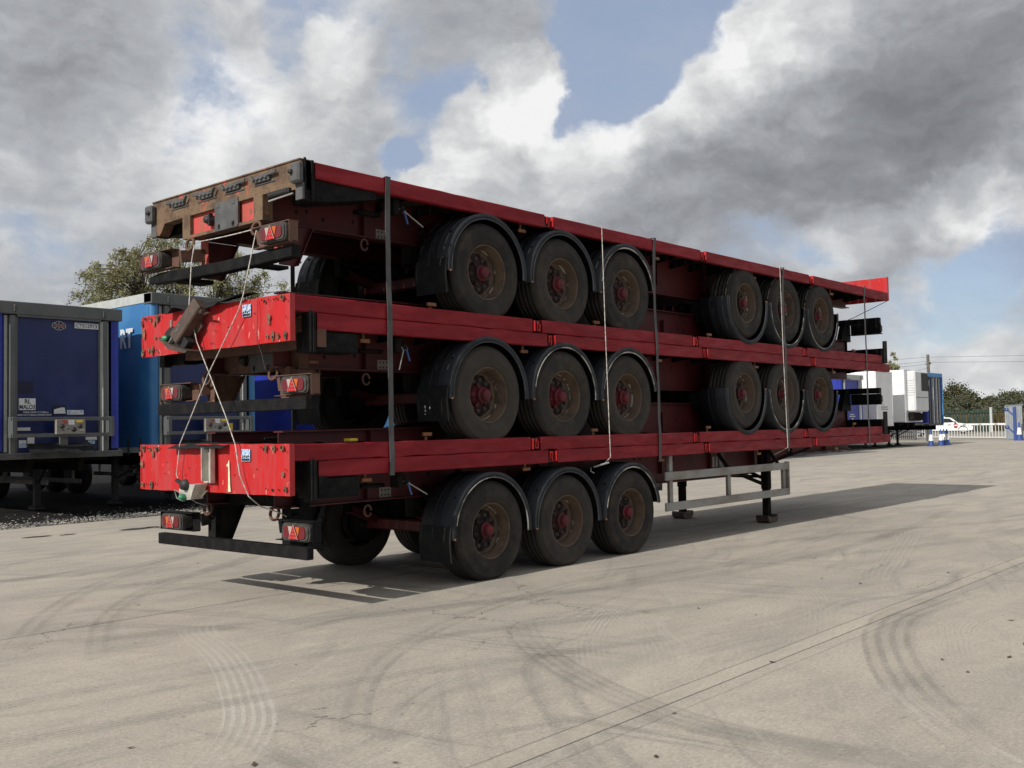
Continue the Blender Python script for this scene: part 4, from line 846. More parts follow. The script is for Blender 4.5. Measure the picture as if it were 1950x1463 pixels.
    dx = T.math('ABSOLUTE', T.math('SUBTRACT', T.math('ADD', X, T.math('MULTIPLY', T.math('SUBTRACT', T.noise(co, .9, 5, .6), .5), .10)), T.math('MULTIPLY', Y, -.04)))
    for px_ in (4.9, 9.7, 16.0, 24.0): base = T.mix(T.ramp(T.math('ABSOLUTE', T.math('SUBTRACT', dx, px_)), .010, .003, 0, .5), base, c4((.06, .055, .05)))
    T.link(base, b.inputs['Base Color']); b.inputs['Roughness'].default_value = .85; b.inputs['Specular IOR Level'].default_value = .3
    h = T.math('ADD', T.math('MULTIPLY', grit, .5), T.math('MULTIPLY', T.noise(T.mapping(co, (6, 60, 1)), 3, 4, .6), .5))
    bn = T.node('ShaderNodeBump'); bn.inputs['Strength'].default_value = .35; bn.inputs['Distance'].default_value = .006; T.link(h, bn.inputs['Height']); T.link(bn.outputs[0], b.inputs['Normal'])
    return m
M['concrete'] = concrete()
M['asphalt'] = mat('dark_gravelled_ground', (.007, .007, .0075), (.016, .0155, .015), 3, rough=.95, bump=.6, bscale=70, spots=(.10, .095, .085), spec=.15, spot_scale=55, spot_lo=.64, spot_hi=.68)
M['grass'] = mat('rough_grass_field', (.045, .055, .022), (.085, .08, .035), .4, rough=.95, bump=.5, bscale=5)
M['apron'] = mat('pale_dusty_road', (.30, .27, .225), (.23, .21, .175), .5, rough=.9, bump=.2)
M['stone'] = mat('pale_limestone_chips', (.34, .32, .28), (.13, .125, .12), 1.3, rough=.9, lo=.45, hi=.55)
gm = MB(); gm.box(-600, 1500, -900, 1500, -1.0, -.012); setting(gm.build('ground', 'grass', None))
sheet('gravel_strip', -60, 60, 5.0, 60, -.004, 'asphalt')
sheet('road', 58, 125, -60, 60, -.008, 'apron')
sheet('yard', -60, 72, -70, 11.15, 0.0, 'concrete', 320, 1, edge=None)
yd = bpy.data.objects['yard']
for v in yd.data.vertices:
    if v.co.y > 10: v.co.y = 10.85 + .082 * v.co.x + wob(v.co.x) + .25 * mnoise.noise(Vector((v.co.x * .12, 9, 1)))
# stones of the gravel margin
rnd = random.Random(3); b = MB()
ico = [(0, 0, 1), (.89, 0, .45), (.28, .85, .45), (-.72, .53, .45), (-.72, -.53, .45), (.28, -.85, .45), (0, 0, -.3)]
ifc = [(0, 1, 2), (0, 2, 3), (0, 3, 4), (0, 4, 5), (0, 5, 1), (1, 6, 2), (2, 6, 3), (3, 6, 4), (4, 6, 5), (5, 6, 1)]
for i in range(9000):
    x = rnd.uniform(-3, 13) if i < 6000 else rnd.uniform(20, 50); y = 10.85 + .082 * x + abs(rnd.gauss(0, .50)) - .16 + (rnd.random() ** 3) * 2.2 * (i % 3 == 0); s = rnd.uniform(.010, .028) * (1.3 if i > 6000 else 1); a = rnd.uniform(0, 6)
    ca, sa = math.cos(a), math.sin(a); k = rnd.uniform(.6, 1.2)
    b.add([(x + (p[0] * ca - p[1] * sa) * s, y + (p[0] * sa + p[1] * ca) * s * k, p[2] * s * .8) for p in ico], ifc, False)
gs = b.build('gravel', 'stone', None); setting(gs, 'stuff'); gs['label'] = 'pale stone chips scattered along the edge between the concrete and the dark ground'

# tyre marks: thin worn or dusty tread prints lying on the concrete
def markmat(name, col, amt, bars):
    m = bpy.data.materials.new(name); m.use_nodes = True; T = NT(m.node_tree); b = T.n['Principled BSDF']
    uv = T.node('ShaderNodeUVMap').outputs[0]; sp = T.node('ShaderNodeSeparateXYZ'); T.link(uv, sp.inputs[0]); U, V = sp.outputs[0], sp.outputs[1]
    co = T.node('ShaderNodeTexCoord').outputs['Object']
    V2 = T.math('ADD', V, T.math('MULTIPLY', T.math('SUBTRACT', T.noise(co, 2.0, 3), .5), .06)); st = T.ramp(T.math('SINE', T.math('MULTIPLY', V2, bars * 2 * PI)), -.6, .9, .30, 1.0)
    edge = T.math('MULTIPLY', T.ramp(V, .0, .06), T.ramp(V, 1.0, .94)); ends = T.math('MULTIPLY', T.ramp(U, 0, .25), T.ramp(U, 1.0, .7))
    a = T.math('MULTIPLY', T.math('MULTIPLY', st, edge), T.math('MULTIPLY', ends, T.ramp(T.noise(co, 1.2, 7, .7), .28, .62, .12, 1.0)))
    a = T.math('MULTIPLY', a, T.ramp(T.noise(co, 60, 3, .7), .3, .65, .5, 1.0))
    b.inputs['Base Color'].default_value = c4(col); b.inputs['Roughness'].default_value = .9
    tr = T.node('ShaderNodeBsdfTransparent'); mx = T.node('ShaderNodeMixShader'); T.link(T.math('MULTIPLY', a, amt), mx.inputs[0]); T.link(tr.outputs[0], mx.inputs[1]); T.link(b.outputs[0], mx.inputs[2]); T.link(mx.outputs[0], T.n['Material Output'].inputs['Surface'])
    return m
M['mark_pale'] = markmat('pale_dusty_tread_print', (.68, .65, .58), .50, 6); M['mark_faint'] = markmat('faint_dusty_tread_print', (.60, .56, .49), .34, 6); M['mark_dark'] = markmat('dark_rubber_tread_print', (.14, .137, .13), .20, 2); M['mark_soft'] = markmat('faint_rubber_smear', (.14, .135, .13), .28, 4)
MK = [0]
def tyre_mark(pts, w, m):
    # smooth path through pts
    P = [Vector((x, y)) for x, y in pts]; path = []
    Q = [P[0] * 2 - P[1]] + P + [P[-1] * 2 - P[-2]]
    for i in range(1, len(Q) - 2):
        for k in range(12):
            t = k / 12; a, b2, c, d = Q[i - 1], Q[i], Q[i + 1], Q[i + 2]
            path.append(.5 * ((2 * b2) + (c - a) * t + (2 * a - 5 * b2 + 4 * c - d) * t * t + (3 * b2 - a - 3 * c + d) * t ** 3))
    path.append(P[-1]); n = len(path); z = .004 + .0007 * MK[0]; MK[0] += 1
    vs = []; uv = []
    for i, p in enumerate(path):
        d = (path[min(i + 1, n - 1)] - path[max(i - 1, 0)]).normalized(); r = Vector((-d.y, d.x))
        for s, v in ((-.5, 0), (.5, 1)): q = p + r * w * s; vs.append((q.x, q.y, z)); uv.append((i / (n - 1), v))
    me = bpy.data.meshes.new('tyre_mark'); me.from_pydata(vs, [], [(2 * i, 2 * i + 1, 2 * i + 3, 2 * i + 2) for i in range(n - 1)]); me.materials.append(M[m])
    ul = me.uv_layers.new(name='UVMap')
    for l in me.loops: ul.data[l.index].uv = uv[l.vertex_index]
    o = bpy.data.objects.new('tyre_mark', me); COL.objects.link(o); return setting(o)
tyre_mark([(-.75, .55), (-1.05, .25), (-1.25, -.15), (-1.37, -.5), (-1.62, -1.1), (-1.98, -1.78), (-2.40, -2.45), (-2.9, -2.95), (-3.5, -3.4)], .33, 'mark_pale')
tyre_mark([(-2.6, -3.6), (-1.9, -2.7), (-1.0, -1.9), (.2, -1.3), (1.8, -.9), (4.0, -.75), (7, -.9)], .24, 'mark_dark')
tyre_mark([(-1.2, -4.2), (-.4, -3.3), (.8, -2.4), (2.4, -1.75), (4.6, -1.45), (8, -1.6), (12, -2.4)], .24, 'mark_faint')
tyre_mark([(2.3, -.4), (2.2, -1.0), (1.85, -1.7), (1.2, -2.5), (.3, -3.3), (-.8, -4.0)], .28, 'mark_faint')
tyre_mark([(5.2, -.8), (4.9, -1.5), (4.2, -2.3), (3.2, -3.1), (1.8, -3.8), (.2, -4.4)], .26, 'mark_faint')
tyre_mark([(10.2, -1.2), (8.9, -1.9), (8.0, -2.2), (6.8, -2.55), (5.6, -2.9), (4.6, -3.2), (3.2, -3.8)], .36, 'mark_faint')
tyre_mark([(5.0, -4.3), (3.0, -4.1), (2.2, -4.2), (1.3, -4.55), (.3, -5.1), (-.9, -6.0)], .40, 'mark_soft')
tyre_mark([(4.5, -4.9), (2.8, -4.6), (1.9, -4.8), (1.0, -5.2), (-.2, -6.1)], .22, 'mark_faint')
tyre_mark([(3.4, 5.6), (1.4, 4.6), (-.2, 3.4), (-1.3, 2.2), (-2.0, 1.2), (-2.6, .2)], .26, 'mark_dark')
tyre_mark([(2.6, 4.0), (1.0, 3.3), (-.3, 2.4), (-1.2, 1.4), (-1.8, .4), (-2.3, -.6)], .24, 'mark_dark')
tyre_mark([(-4.6, -.7), (-3.6, -.9), (-2.4, -1.0), (-1.2, -1.35), (.0, -1.65), (1.6, -2.3), (3.3, -2.75), (6, -3)], .16, 'mark_dark')
tyre_mark([(-4.4, -1.5), (-4.0, -1.6), (-2.5, -1.9), (-1.2, -2.25), (.2, -2.8), (1.8, -3.3), (4, -3.4)], .18, 'mark_soft')
tyre_mark([(-3.6, 1.6), (-2.6, .95), (-1.5, .4), (.5, -.6), (2.6, -1.2), (5, -1.4), (8.5, -1.0), (13, .2)], .28, 'mark_dark')
tyre_mark([(-1.5, -.2), (1.0, -.8), (3.4, -1.6), (6.5, -1.9), (11, -1.5), (16, -.5)], .20, 'mark_soft')
tyre_mark([(-3.0, 3.6), (0, 2.9), (3, 4.4), (7, 5.2), (12, 5.5)], .28, 'mark_soft')
tyre_mark([(-1.9, 5.1), (-.3, 4.3), (1.2, 4.6), (4, 6.5)], .26, 'mark_soft')
tyre_mark([(-.5, -6.2), (-.9, -5.3), (-.95, -4.4), (-.6, -3.4), (.1, -2.3), (1.2, -1.2)], .30, 'mark_soft')
tyre_mark([(2.5, -.7), (5.5, -1.9), (9, -3.0), (14, -3.4)], .24, 'mark_dark')
tyre_mark([(4.0, -.4), (8, -1.2), (13, -3.2), (19, -3.8)], .22, 'mark_soft')
# a few dark droppings and leaves on the concrete
st = MB()
for (x, y, r) in ((1.55, 9.1, .16), (2.0, 9.0, .10), (3.15, 8.9, .22), (3.4, 8.95, .12), (3.55, 8.8, .1)):
    n = 12; st.add([(x + r * (1.8 if k % 2 else 1.1) * math.cos(2 * PI * k / n), y + r * .6 * rnd.uniform(.6, 1.2) * math.sin(2 * PI * k / n), .006) for k in range(n)], [tuple(range(n))], False)
setting(st.build('wet_stain', mat('brown_wet_stain', (.06, .045, .033), rough=.6), None))
st = MB()
for i in range(70):
    x, y = rnd.uniform(-3.5, 7), rnd.uniform(-6, 6); s = rnd.uniform(.008, .022); a = rnd.uniform(0, 6)
    st.add([(x + s * math.cos(a + q) * (1.5 if k % 2 else .7), y + s * math.sin(a + q) * (1.5 if k % 2 else .7), .006 + (.006 if k == 1 else 0)) for k, q in enumerate((0, 1.5, 3.1, 4.6))], [(0, 1, 2, 3)], False)
setting(st.build('fallen_leaves', mat('dry_brown_leaves', (.10, .065, .04), (.035, .03, .025), 3, rough=.9), None), 'stuff')['label'] = 'tiny dry leaves and crumbs lying scattered on the concrete'

# ------------------------------------------------------------------ box and curtain trailers in the row behind
def semi(label, x, y0, W_, zt, length, curtain, panel, frame, group='curtain and box trailers parked in a row', kind='curtain', zb=1.30, detail=False, name='curtain_trailer', cat='semi trailer', roofm=None, roundc=0.0):
    """x = world x of its centre, front face at y0 looking to -y, body reaching back to +y. Local y grows towards the rear."""
    t = thing(name, label, cat, (x, y0, 0), group=group); w = W_ / 2
    m = MB(); m.box(-w + .02, w - .02, .02, length, zt - .09, zt, .01); m.build('roof', roofm or frame, t)
    if kind == 'curtain':
        for s in (-1, 1):
            m = MB(); n = 60; vs = []
            for i in range(n + 1):
                yy = .30 + (length - .3) * i / n; bulge = .022 * math.sin(yy * 5.1 + s) * abs(math.sin(yy * 1.9))
                for j in range(9):
                    zz = zb + .02 + (zt - .16 - zb) * j / 8; e = math.sin(j / 8 * PI)
                    vs.append((s * (w - .015 + bulge * e + .012 * mnoise.noise(Vector((yy * 2.5, zz * 2, x)))), yy, zz))
            fs = [(i * 9 + j, i * 9 + j + 1, i * 9 + 10 + j, i * 9 + 9 + j) for i in range(n) for j in range(8)]
            m.add(vs, fs, True)
            # curtain wraps round the front corner on its pole
            m.lathe([(.11, zb + .02 - 0), (.11, zt - .14)], (s * (w - .125), .14, 0), 'z', 14, True, *( (PI, PI * 1.75) if s < 0 else (PI * 1.25, PI * 2) ))
            m.box(s * (w - .015) - .004, s * (w - .015) + .004, .12, .31, zb + .02, zt - .14)
            m.build('curtain', curtain, t)
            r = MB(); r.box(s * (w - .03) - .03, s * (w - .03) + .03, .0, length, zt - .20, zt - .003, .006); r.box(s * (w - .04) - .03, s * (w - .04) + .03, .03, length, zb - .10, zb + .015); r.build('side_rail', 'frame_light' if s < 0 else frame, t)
            k = MB()
            for q in range(26):
                yy = .45 + q * .5
                if yy > length: break
                k.box(s * w - .012, s * w + .012, yy - .015, yy + .015, zb - .14, zb + .22); 
            k.build('curtain_buckles', 'fence_dark', t)
        pw = w - .44
        m = MB(); m.box(-pw, pw, .08, .10, zb - .02, zt - .10); m.build('front_panel', panel, t)
        m = MB(); m.box(-w, w, -.02, .30, zt - .24, zt, .012); m.box(-pw, pw, .0, .08, zt - .28, zt - .24); hd = m.build('header_rail', frame, t)
        m = MB(); m.box(-w + .004, w - .004, -.03, .30, zb - .14, zb - .02, .006); m.build('front_sill', 'greyplate', t)
        for s in (-1, 1):
            m = MB(); xo = s * (pw + .085); m.box(xo - .05, xo + .05, -.005, .075, zb - .12, zt - .26, .006); m.box(s * pw - .03, s * pw + .03, .06, .085, zb - .02, zt - .26); p = m.build('corner_post', frame, t)
            m = MB(); m.prism([(s * pw, .079), (s * (pw + .035), -.004), (s * (pw + .035), .079)], 'z', zb - .1, zt - .27); m.box(s * (w - .27) - .03, s * (w - .27) + .03, .10, .25, zb, zt - .26); m.build('post_edge', 'frame_light', p)
            m = MB(); m.box(s * (pw + .05) - .03, s * (pw + .05) + .03, -.05, -.02, zt - .20, zt - .06, .01); m.build('marker_lamp', 'greyplate', hd)
            m = MB()
            for q in range(8): m.lathe([(.0, -.004), (.012, -.003), (.014, 0)], (s * (pw - .01), .078, zb + .3 + q * (zt - zb - .8) / 7), 'y', 8)
            m.build('rivets', 'frame_light', p)
        if detail: # bulkhead rail with the air and electric connectors
            m = MB(); za, zb2 = 1.95, 1.64
            m.box(-pw - .17, pw + .17, -.20, -.15, za - .07, za, .005); m.box(-pw - .17, pw + .17, -.20, -.15, zb2 - .07, zb2 + .0, .005)
            for s in (-1, 1): m.box(s * (pw + .13) - .04, s * (pw + .13) + .04, -.205, -.0, zb2 - .075, za + .005, .005)
            g = m.build('bulkhead_guard', 'frame_grey', t)
            m = MB(); m.box(-.20, .37, -.26, -.16, 1.62, 1.90, .008); bx = m.build('connector_box', 'greyplate', g); bx.data.materials[0] = M['alu']
            m = MB(); m.box(.03, .15, -.265, -.26, 1.80, 1.895); m.build('box_label', 'white', t); m = MB(); m.box(.25, .35, -.265, -.26, 1.69, 1.705); m.build('box_label', 'white', t)
            m = MB(); m.box(-.10, .0, -.267, -.26, 1.865, 1.885); m.bar((-.07, -.268, 1.82), (.0, -.268, 1.845), .014, .014); m.build('red_tag', 'red_bright', t)
            m = MB(); m.box(.19, .31, -.267, -.26, 1.845, 1.885); m.build('yellow_tag', 'yellow', t)
            m = MB()
            for (qx, qz, r) in ((-.09, 1.77, .042), (.14, 1.71, .046), (.26, 1.77, .042), (-.07, 1.70, .014), (.03, 1.72, .012)): m.lathe([(.0, -.035), (r * .7, -.03), (r, -.02), (r, 0)], (qx, -.26, qz), 'y', 14)
            m.build('sockets', 'grille', t)
            m = MB(); m.box(-.06, .10, -.10, -.06, 1.38, 1.64, .006); m.build('box_bracket', 'frame_grey', t)
            m = MB(); n = 12; vs = []
            for i in range(n + 1):
                xx = -.66 + 1.22 * i / n; dz = .02 * math.sin(i * 1.3) + .02 * (abs(i - 4) < 2)
                vs += [(xx, -.06, 1.45), (xx * 1.04 - .01, -.28 - .01 * math.sin(i), 1.27 + dz)]
            nn = len(vs); vs += [(a, b3 + .01, c + .004) for a, b3, c in vs]
            m.add(vs, [(2 * i, 2 * i + 2, 2 * i + 3, 2 * i + 1) for i in range(n)] + [(nn + 2 * i, nn + 2 * i + 1, nn + 2 * i + 3, nn + 2 * i + 2) for i in range(n)], True); m.build('rubber_flap', 'rubber', t)
    else:
        m = MB(); m.box(-w, w, 0, length, zb - .05, zt, .04); m.build('body', 'white_box', t)
        m = MB()
        for s in (-1, 1): m.box(s * (w - .03) - .035, s * (w - .03) + .035, -.012, .05, zb - .05, zt + .005, .01)
        m.box(-w, w, -.010, .05, zt - .06, zt + .008); m.box(-w, w, -.010, .04, zb - .06, zb + .05); m.build('edge_trim', 'white_shade', t)
    # chassis below
    m = MB()
    for s in (-1, 1): m.box(s * .5 - .06, s * .5 + .06, .2, length - .2, zb - .40, zb - .10)
    for q in range(int(length / 1.1)): m.box(-w + .1, w - .1, .4 + q * 1.1, .48 + q * 1.1, zb - .22, zb - .12)
    m.build('chassis', 'grime', t)
    for s in (-1, 1):
        m = MB(); m.box(s * .72 - .06, s * .72 + .06, 2.6, 2.72, .10, zb - .12); m.box(s * .72 - .13, s * .72 + .13, 2.5, 2.82, .0, .10, .03); m.bar((s * .72, 2.6, .6), (s * .5, 1.7, zb - .3), .05, .05); m.build('landing_leg', 'fence_dark', t)
        m = MB(); m.box(s * (w - .06) - .012, s * (w - .06) + .012, 3.2, 7.6, .50, .60); m.box(s * (w - .06) - .012, s * (w - .06) + .012, 3.2, 7.6, .80, .90)
        for q in (3.6, 5.4, 7.2): m.box(s * (w - .08) - .02, s * (w - .08) + .02, q, q + .06, .5, zb - .05)
        m.build('side_guard', 'alu', t)
        for k in range(3):
            m = MB(); m.lathe([(.0, s * .10), (.20, s * .12), (.28, s * .16), (.33, s * .19), (.48, s * .18), (.52, s * .13), (.52, -s * .15), (.0, -s * .17)], (s * (w - .22), 8.2 + 1.31 * k, .52), 'x', 24); m.build('wheel', 'tyre', t)
    return t

S1 = semi('navy fronted curtain trailer with grey frame and white code plate, leftmost of the row', 3.42, 12.3, 2.52, 4.13, 13.0, 'curtain_navy', 'navy', 'frame_grey', detail=True)
m = MB(); m.box(.31, .79, .060, .078, 3.70, 3.81); pl = m.build('code_plate', 'white', S1)
lettering('plate_letters', 'CTS12973', .105, 'fence_dark', pl, (.325, .055, 3.72), (PI / 2, 0, 0), xs=.98)
m = MB(); m.box(-.76, -.45, .066, .078, 2.09, 2.31); pl = m.build('registration_plate', 'white', S1)
lettering('plate_letters', 'RL', .115, 'fence_dark', pl, (-.60, .063, 2.215), (PI / 2, 0, 0), 'CENTER', .002, xs=.95); lettering('plate_letters', 'MALO3', .115, 'fence_dark', pl, (-.605, .063, 2.11), (PI / 2, 0, 0), 'CENTER', .002, xs=.80)
lettering('height_notice', "OVERALL HEIGHT 13' 9\" (4200mm)", .040, 'white', S1, (-.44, .076, 2.035), (PI / 2, 0, 0), 'CENTER', .0008, xs=.8)
lettering('height_notice', "BASED ON 49\" (1250mm) COUPLING HEIGHT", .040, 'white', S1, (-.46, .076, 1.985), (PI / 2, 0, 0), 'CENTER', .0008, xs=.8)
m = MB(); m.box(-.79, -.50, .072, .079, 2.41, 2.62); m.build('unfaded_patch', 'navy_dark', S1); m = MB(); m.box(-.12, .14, .072, .079, 2.0, 2.18); m.build('unfaded_patch', 'navy_dark', S1)
m = MB(); m.prism([(-.10, 2.02), (.13, 2.02), (.11, 2.135), (.05, 2.14), (-.095, 2.10)], 'y', .064, .072); m.build('paper_notice', 'white', S1)
m = MB(); m.box(.16, .49, .068, .078, 2.0, 2.09); a = m.build('notice_sticker', 'white', S1); m = MB(); m.box(.18, .23, .064, .068, 2.01, 2.08); m.box(.26, .40, .065, .068, 2.025, 2.03); m.box(.26, .37, .065, .068, 2.05, 2.056); m.lathe([(.0, 0), (.022, 0)], (.445, .0655, 2.06), 'y', 12); m.build('sticker_print', 'sticker_blue', a)
m = MB(); m.box(-.79, -.55, .060, .078, 1.70, 1.76); m.box(-.76, -.62, .068, .078, 1.38, 1.52); m.box(-.60, -.47, .068, .078, 1.40, 1.58); m.box(.53, .76, .060, .078, 1.50, 1.56); m.build('small_stickers', 'white', S1)
m = MB(); m.box(-.755, -.625, .064, .068, 1.40, 1.46); m.box(.58, .72, .064, .068, 1.42, 1.49); m.build('blue_stickers', 'sticker_blue', S1)
m = MB(); m.box(-.59, -.51, .064, .068, 1.41, 1.46); m.build('yellow_sticker', 'yellow', S1)
# hexagonal badge: outline, rays and a plain middle band
m = MB(); cx, cz = .0, 3.73; hexo = [(cx - .13, cz - .03), (cx - .13, cz + .03), (cx - .03, cz + .085), (cx + .03, cz + .085), (cx + .13, cz + .03), (cx + .13, cz - .03), (cx + .03, cz - .085), (cx - .03, cz - .085)]
for i in range(8): a, b2 = hexo[i], hexo[(i + 1) % 8]; m.bar((a[0], .070, a[1]), (b2[0], .070, b2[1]), .008, .012, (0, 1, 0))
for a, b2 in (((-.10, .045), (-.03, .02)), ((.10, .045), (.03, .02)), ((-.10, -.045), (-.03, -.02)), ((.10, -.045), (.03, -.02)), ((0, .08), (0, .02)), ((0, -.08), (0, -.02))): m.bar((cx + a[0], .070, cz + a[1]), (cx + b2[0], .070, cz + b2[1]), .008, .020, (0, 1, 0))
m.build('badge', 'frame_light', S1)
m = MB(); m.box(cx - .11, cx + .11, .062, .072, cz - .014, cz + .014); m.build('badge_band', 'rust_red', S1)

S2 = semi('faded blue curtain trailer with white letters RT on its side, behind the red end panels', 6.63, 12.3, 2.62, 4.55, 13.0, 'curtain_sky', 'navy', 'frame_grey', detail=True)
lettering('side_letters', 'RT', .56, 'white', S2, (-1.345, 1.24, 3.45), (PI / 2, 0, -PI / 2), bold=.018, xs=.80)
m = MB(); m.box(.58, .68, .064, .078, 1.62, 1.80); m.build('yellow_sticker', 'yellow', S2)
S3 = semi('royal blue curtain trailer seen between the rusty bumpers, with black buckles along its hem', 11.62, 12.3, 2.56, 4.2, 13.0, 'curtain_navy', 'curtain_light', 'frame_grey')
for i, xx in enumerate((16.4, 27.0, 34.2, 38.6)):
    semi('blue curtain trailer parked in the row hidden behind the pile of flatbeds', xx, 12.9, 2.5, 3.95, 12.0, 'curtain_navy', 'navy', 'frame_grey')
S5 = semi('blue curtain trailer with pale front posts, left of the plain white box trailer', 46.2, 14.4, 2.75, 4.0, 12.0, 'curtain_navy', 'curtain_navy', 'frame_light', zb=1.15)
m = MB(); m.box(-.3, .2, .06, .078, 1.9, 1.94); m.box(-.4, .35, .06, .078, 1.8, 1.84); m.box(-.1, .1, .06, .078, 1.66, 1.72); m.build('printed_notice', 'white', S5)
S6 = semi('plain white box trailer with grey shaded front, next to the refrigerated trailer', 50.5, 14.4, 2.35, 4.27, 12.5, None, None, None, kind='box', name='box_trailer', zb=1.32)
m = MB(); m.box(-.55, .35, -.02, -.001, 2.30, 2.34); m.box(-.55, .40, -.02, -.001, 2.18, 2.22); m.build('small_lettering', 'frame_grey', S6)
S7 = semi('white refrigerated trailer with a tall white cooling unit and black grille on its front', 54.9, 14.4, 2.75, 4.48, 13.0, None, None, None, kind='box', name='refrigerated_trailer', zb=1.5)
m = MB(); m.box(-1.1, 1.1, -.52, -.02, 2.05, 4.42, .08); u = m.build('cooling_unit', 'white_shade', S7)
m = MB(); m.box(-.1, 1.0, -.53, -.515, 3.25, 4.30); m.build('grille', 'grille', u)
m = MB()
for k in range(7): m.box(-1.105, -1.1, -.45, -.06, 3.0 + k * .14, 3.015 + k * .14)
m.box(-1.0, .9, -.525, -.52, 2.86, 2.90); m.build('louvres', 'frame_grey', u)
m = MB(); m.box(-1.0, .3, -.35, -.05, 1.52, 2.0, .05); m.box(.45, .95, -.3, -.05, 1.55, 1.95, .03); m.build('engine_tray', 'grime', S7)
S8 = semi('blue curtain trailer with sky blue roof edge and grey posts, last of the row', 58.6, 14.4, 2.55, 4.40, 13.0, 'curtain_navy', 'navy', 'frame_grey', zb=1.35, roofm='curtain_light')
m = MB(); m.box(-1.28, 1.28, -.05, -.02, 4.18, 4.42, .01); m.box(1.22, 1.282, -.05, .3, 1.3, 4.18); m.build('sky_blue_edge', 'curtain_light', S8)
for xx in (-.28, .30): m = MB(); m.box(xx - .07, xx + .07, -.02, .08, 1.3, 4.14); m.build('front_post', 'frame_light', S8)

# ------------------------------------------------------------------ gate, barrier, cones, panel
t = thing('palisade_fence', 'dark grey low steel fence with close bars, left of the barrier below the white trailers', 'fence', (0, 0, 0))
m = MB(); n = 26
for k in range(n):
    f = k / (n - 1); x = 76.6 - 1.0 * f; y = 26.2 - 4.3 * f; m.box(x - .01, x + .01, y - .05, y + .05, .06, 1.45)
m.bar((76.6, 26.2, .25), (75.6, 21.9, .25), .04, .08); m.bar((76.6, 26.2, 1.25), (75.6, 21.9, 1.25), .04, .08); m.build('fence_panel', 'fence_dark', t)
m = MB(); m.box(75.45, 75.65, 21.65, 21.85, 0, 1.55, .01); m.build('fence_post', 'frame_grey', t)
t = thing('road_barrier', 'white lifting barrier boom with a hanging skirt of thin bars and a round red sign', 'barrier', (79.5, 19.8, 0), (0, 0, math.atan2(-4.8, 8.6)))
m = MB(); m.box(-.06, .06, -4.95, 4.95, 1.05, 1.20, .01); m.build('boom', 'white_box', t)
m = MB(); m.box(-.02, .02, -4.9, 4.9, .10, .15); m.build('lower_rail', 'white_box', t)
m = MB(); m.box(-.016, .016, -.016, .016, .15, 1.05); sb = m.build('skirt_bar', 'white_box', t); sb.location = (0, -4.85, 0)
for k in range(1, 33): inst(sb, t, (0, -4.85 + k * .303, 0))
m = MB(); m.lathe([(.0, -.02), (.22, -.02), (.22, 0)], (-.08, .05, 1.06), 'x', 28); sg = m.build('round_sign', 'red_bright', t); m = MB(); m.box(-.106, -.10, -.13, .23, 1.01, 1.11); m.build('white_bar', 'white_box', sg)
m = MB(); m.box(-.066, -.060, -2.6, -2.3, 1.07, 1.18); rf = m.build('boom_reflector', 'frame_light', t)
for q in (-1.6, 1.6, 3.2, 5.6): inst(rf, t, (0, q, 0))
t = thing('barrier_lamp_post', 'slim light grey post standing on the barrier line behind the lone cone', 'post', (70, 18.9, 0)); m = MB(); m.box(-.06, .06, -.06, .06, 0, 1.1, .01); m.build('post', 'greyplate', t); m = MB(); m.box(-.08, .08, -.08, .08, 1.1, 1.14); m.build('cap', 'frame_light', t)
def cone(x, y, label, s=1.0):
    t = thing('traffic_cone', label, 'traffic cone', (x, y, 0), group='blue and white traffic cones by the barrier')
    m = MB(); m.box(-.20 * s, .20 * s, -.20 * s, .20 * s, 0, .04, .01); m.build('base', 'cone_blue', t)
    m = MB(); m.lathe([(.155 * s, .04), (.118 * s, .30 * s)], (0, 0, 0), 'z', 20); m.build('lower_cone', 'cone_blue', t)
    m = MB(); m.lathe([(.120 * s, .30 * s), (.074 * s, .64 * s)], (0, 0, 0), 'z', 20); m.build('white_sleeve', 'cone_white', t)
    m = MB(); m.lathe([(.072 * s, .64 * s), (.035 * s, .90 * s), (.0, .905 * s)], (0, 0, 0), 'z', 20); m.build('tip', 'cone_blue', t)
cone(56.0, 13.85, 'blue and white cone standing alone, left of the other cones', 1.08)
cone(57.2, 13.68, 'nearest cone of the tight group of three, at its left', 1.08); cone(58.0, 13.77, 'middle cone of the tight group of three', 1.08); cone(59.2, 13.98, 'rearmost cone of the tight group of three, at its right', 1.08)
cone(71.1, 12.98, 'blue and white cone at the foot of the blue barrier post', 1.4)
t = thing('metal_panel', 'tall grey corrugated steel panel standing right of the white barrier', 'panel', (76.4, 14.75, 0))
m = MB(); vs = []; n = 44
for i in range(n + 1):
    f = i / n; q = .025 * (1 if (i // 2) % 2 else -1)
    for z in (0.02, 2.5): vs.append((.5 - 3.2 * f + q, .65 - 2.0 * f, z))
k2 = len(vs); vs += [(a + .02, b3 + .02, c) for a, b3, c in vs]
m.add(vs, [(2 * i, 2 * i + 1, 2 * i + 3, 2 * i + 2) for i in range(n)] + [(k2 + 2 * i, k2 + 2 * i + 2, k2 + 2 * i + 3, k2 + 2 * i + 1) for i in range(n)], False); m.build('sheet', 'grey_steel', t)
m = MB(); m.bar((.52, .68, 2.52), (-2.72, -1.37, 2.52), .06, .06); m.bar((.52, .68, .0), (.52, .68, 2.5), .06, .06); m.build('edge_frame', 'grey_steel', t)
t = thing('barrier_mechanism', 'blue steel barrier post with two clamped arms in front of the grey corrugated panel', 'barrier post', (71.9, 13.45, 0))
m = MB(); m.box(-.10, .10, -.10, .10, 0, 2.35, .01); m.build('post', 'blue_paint', t)
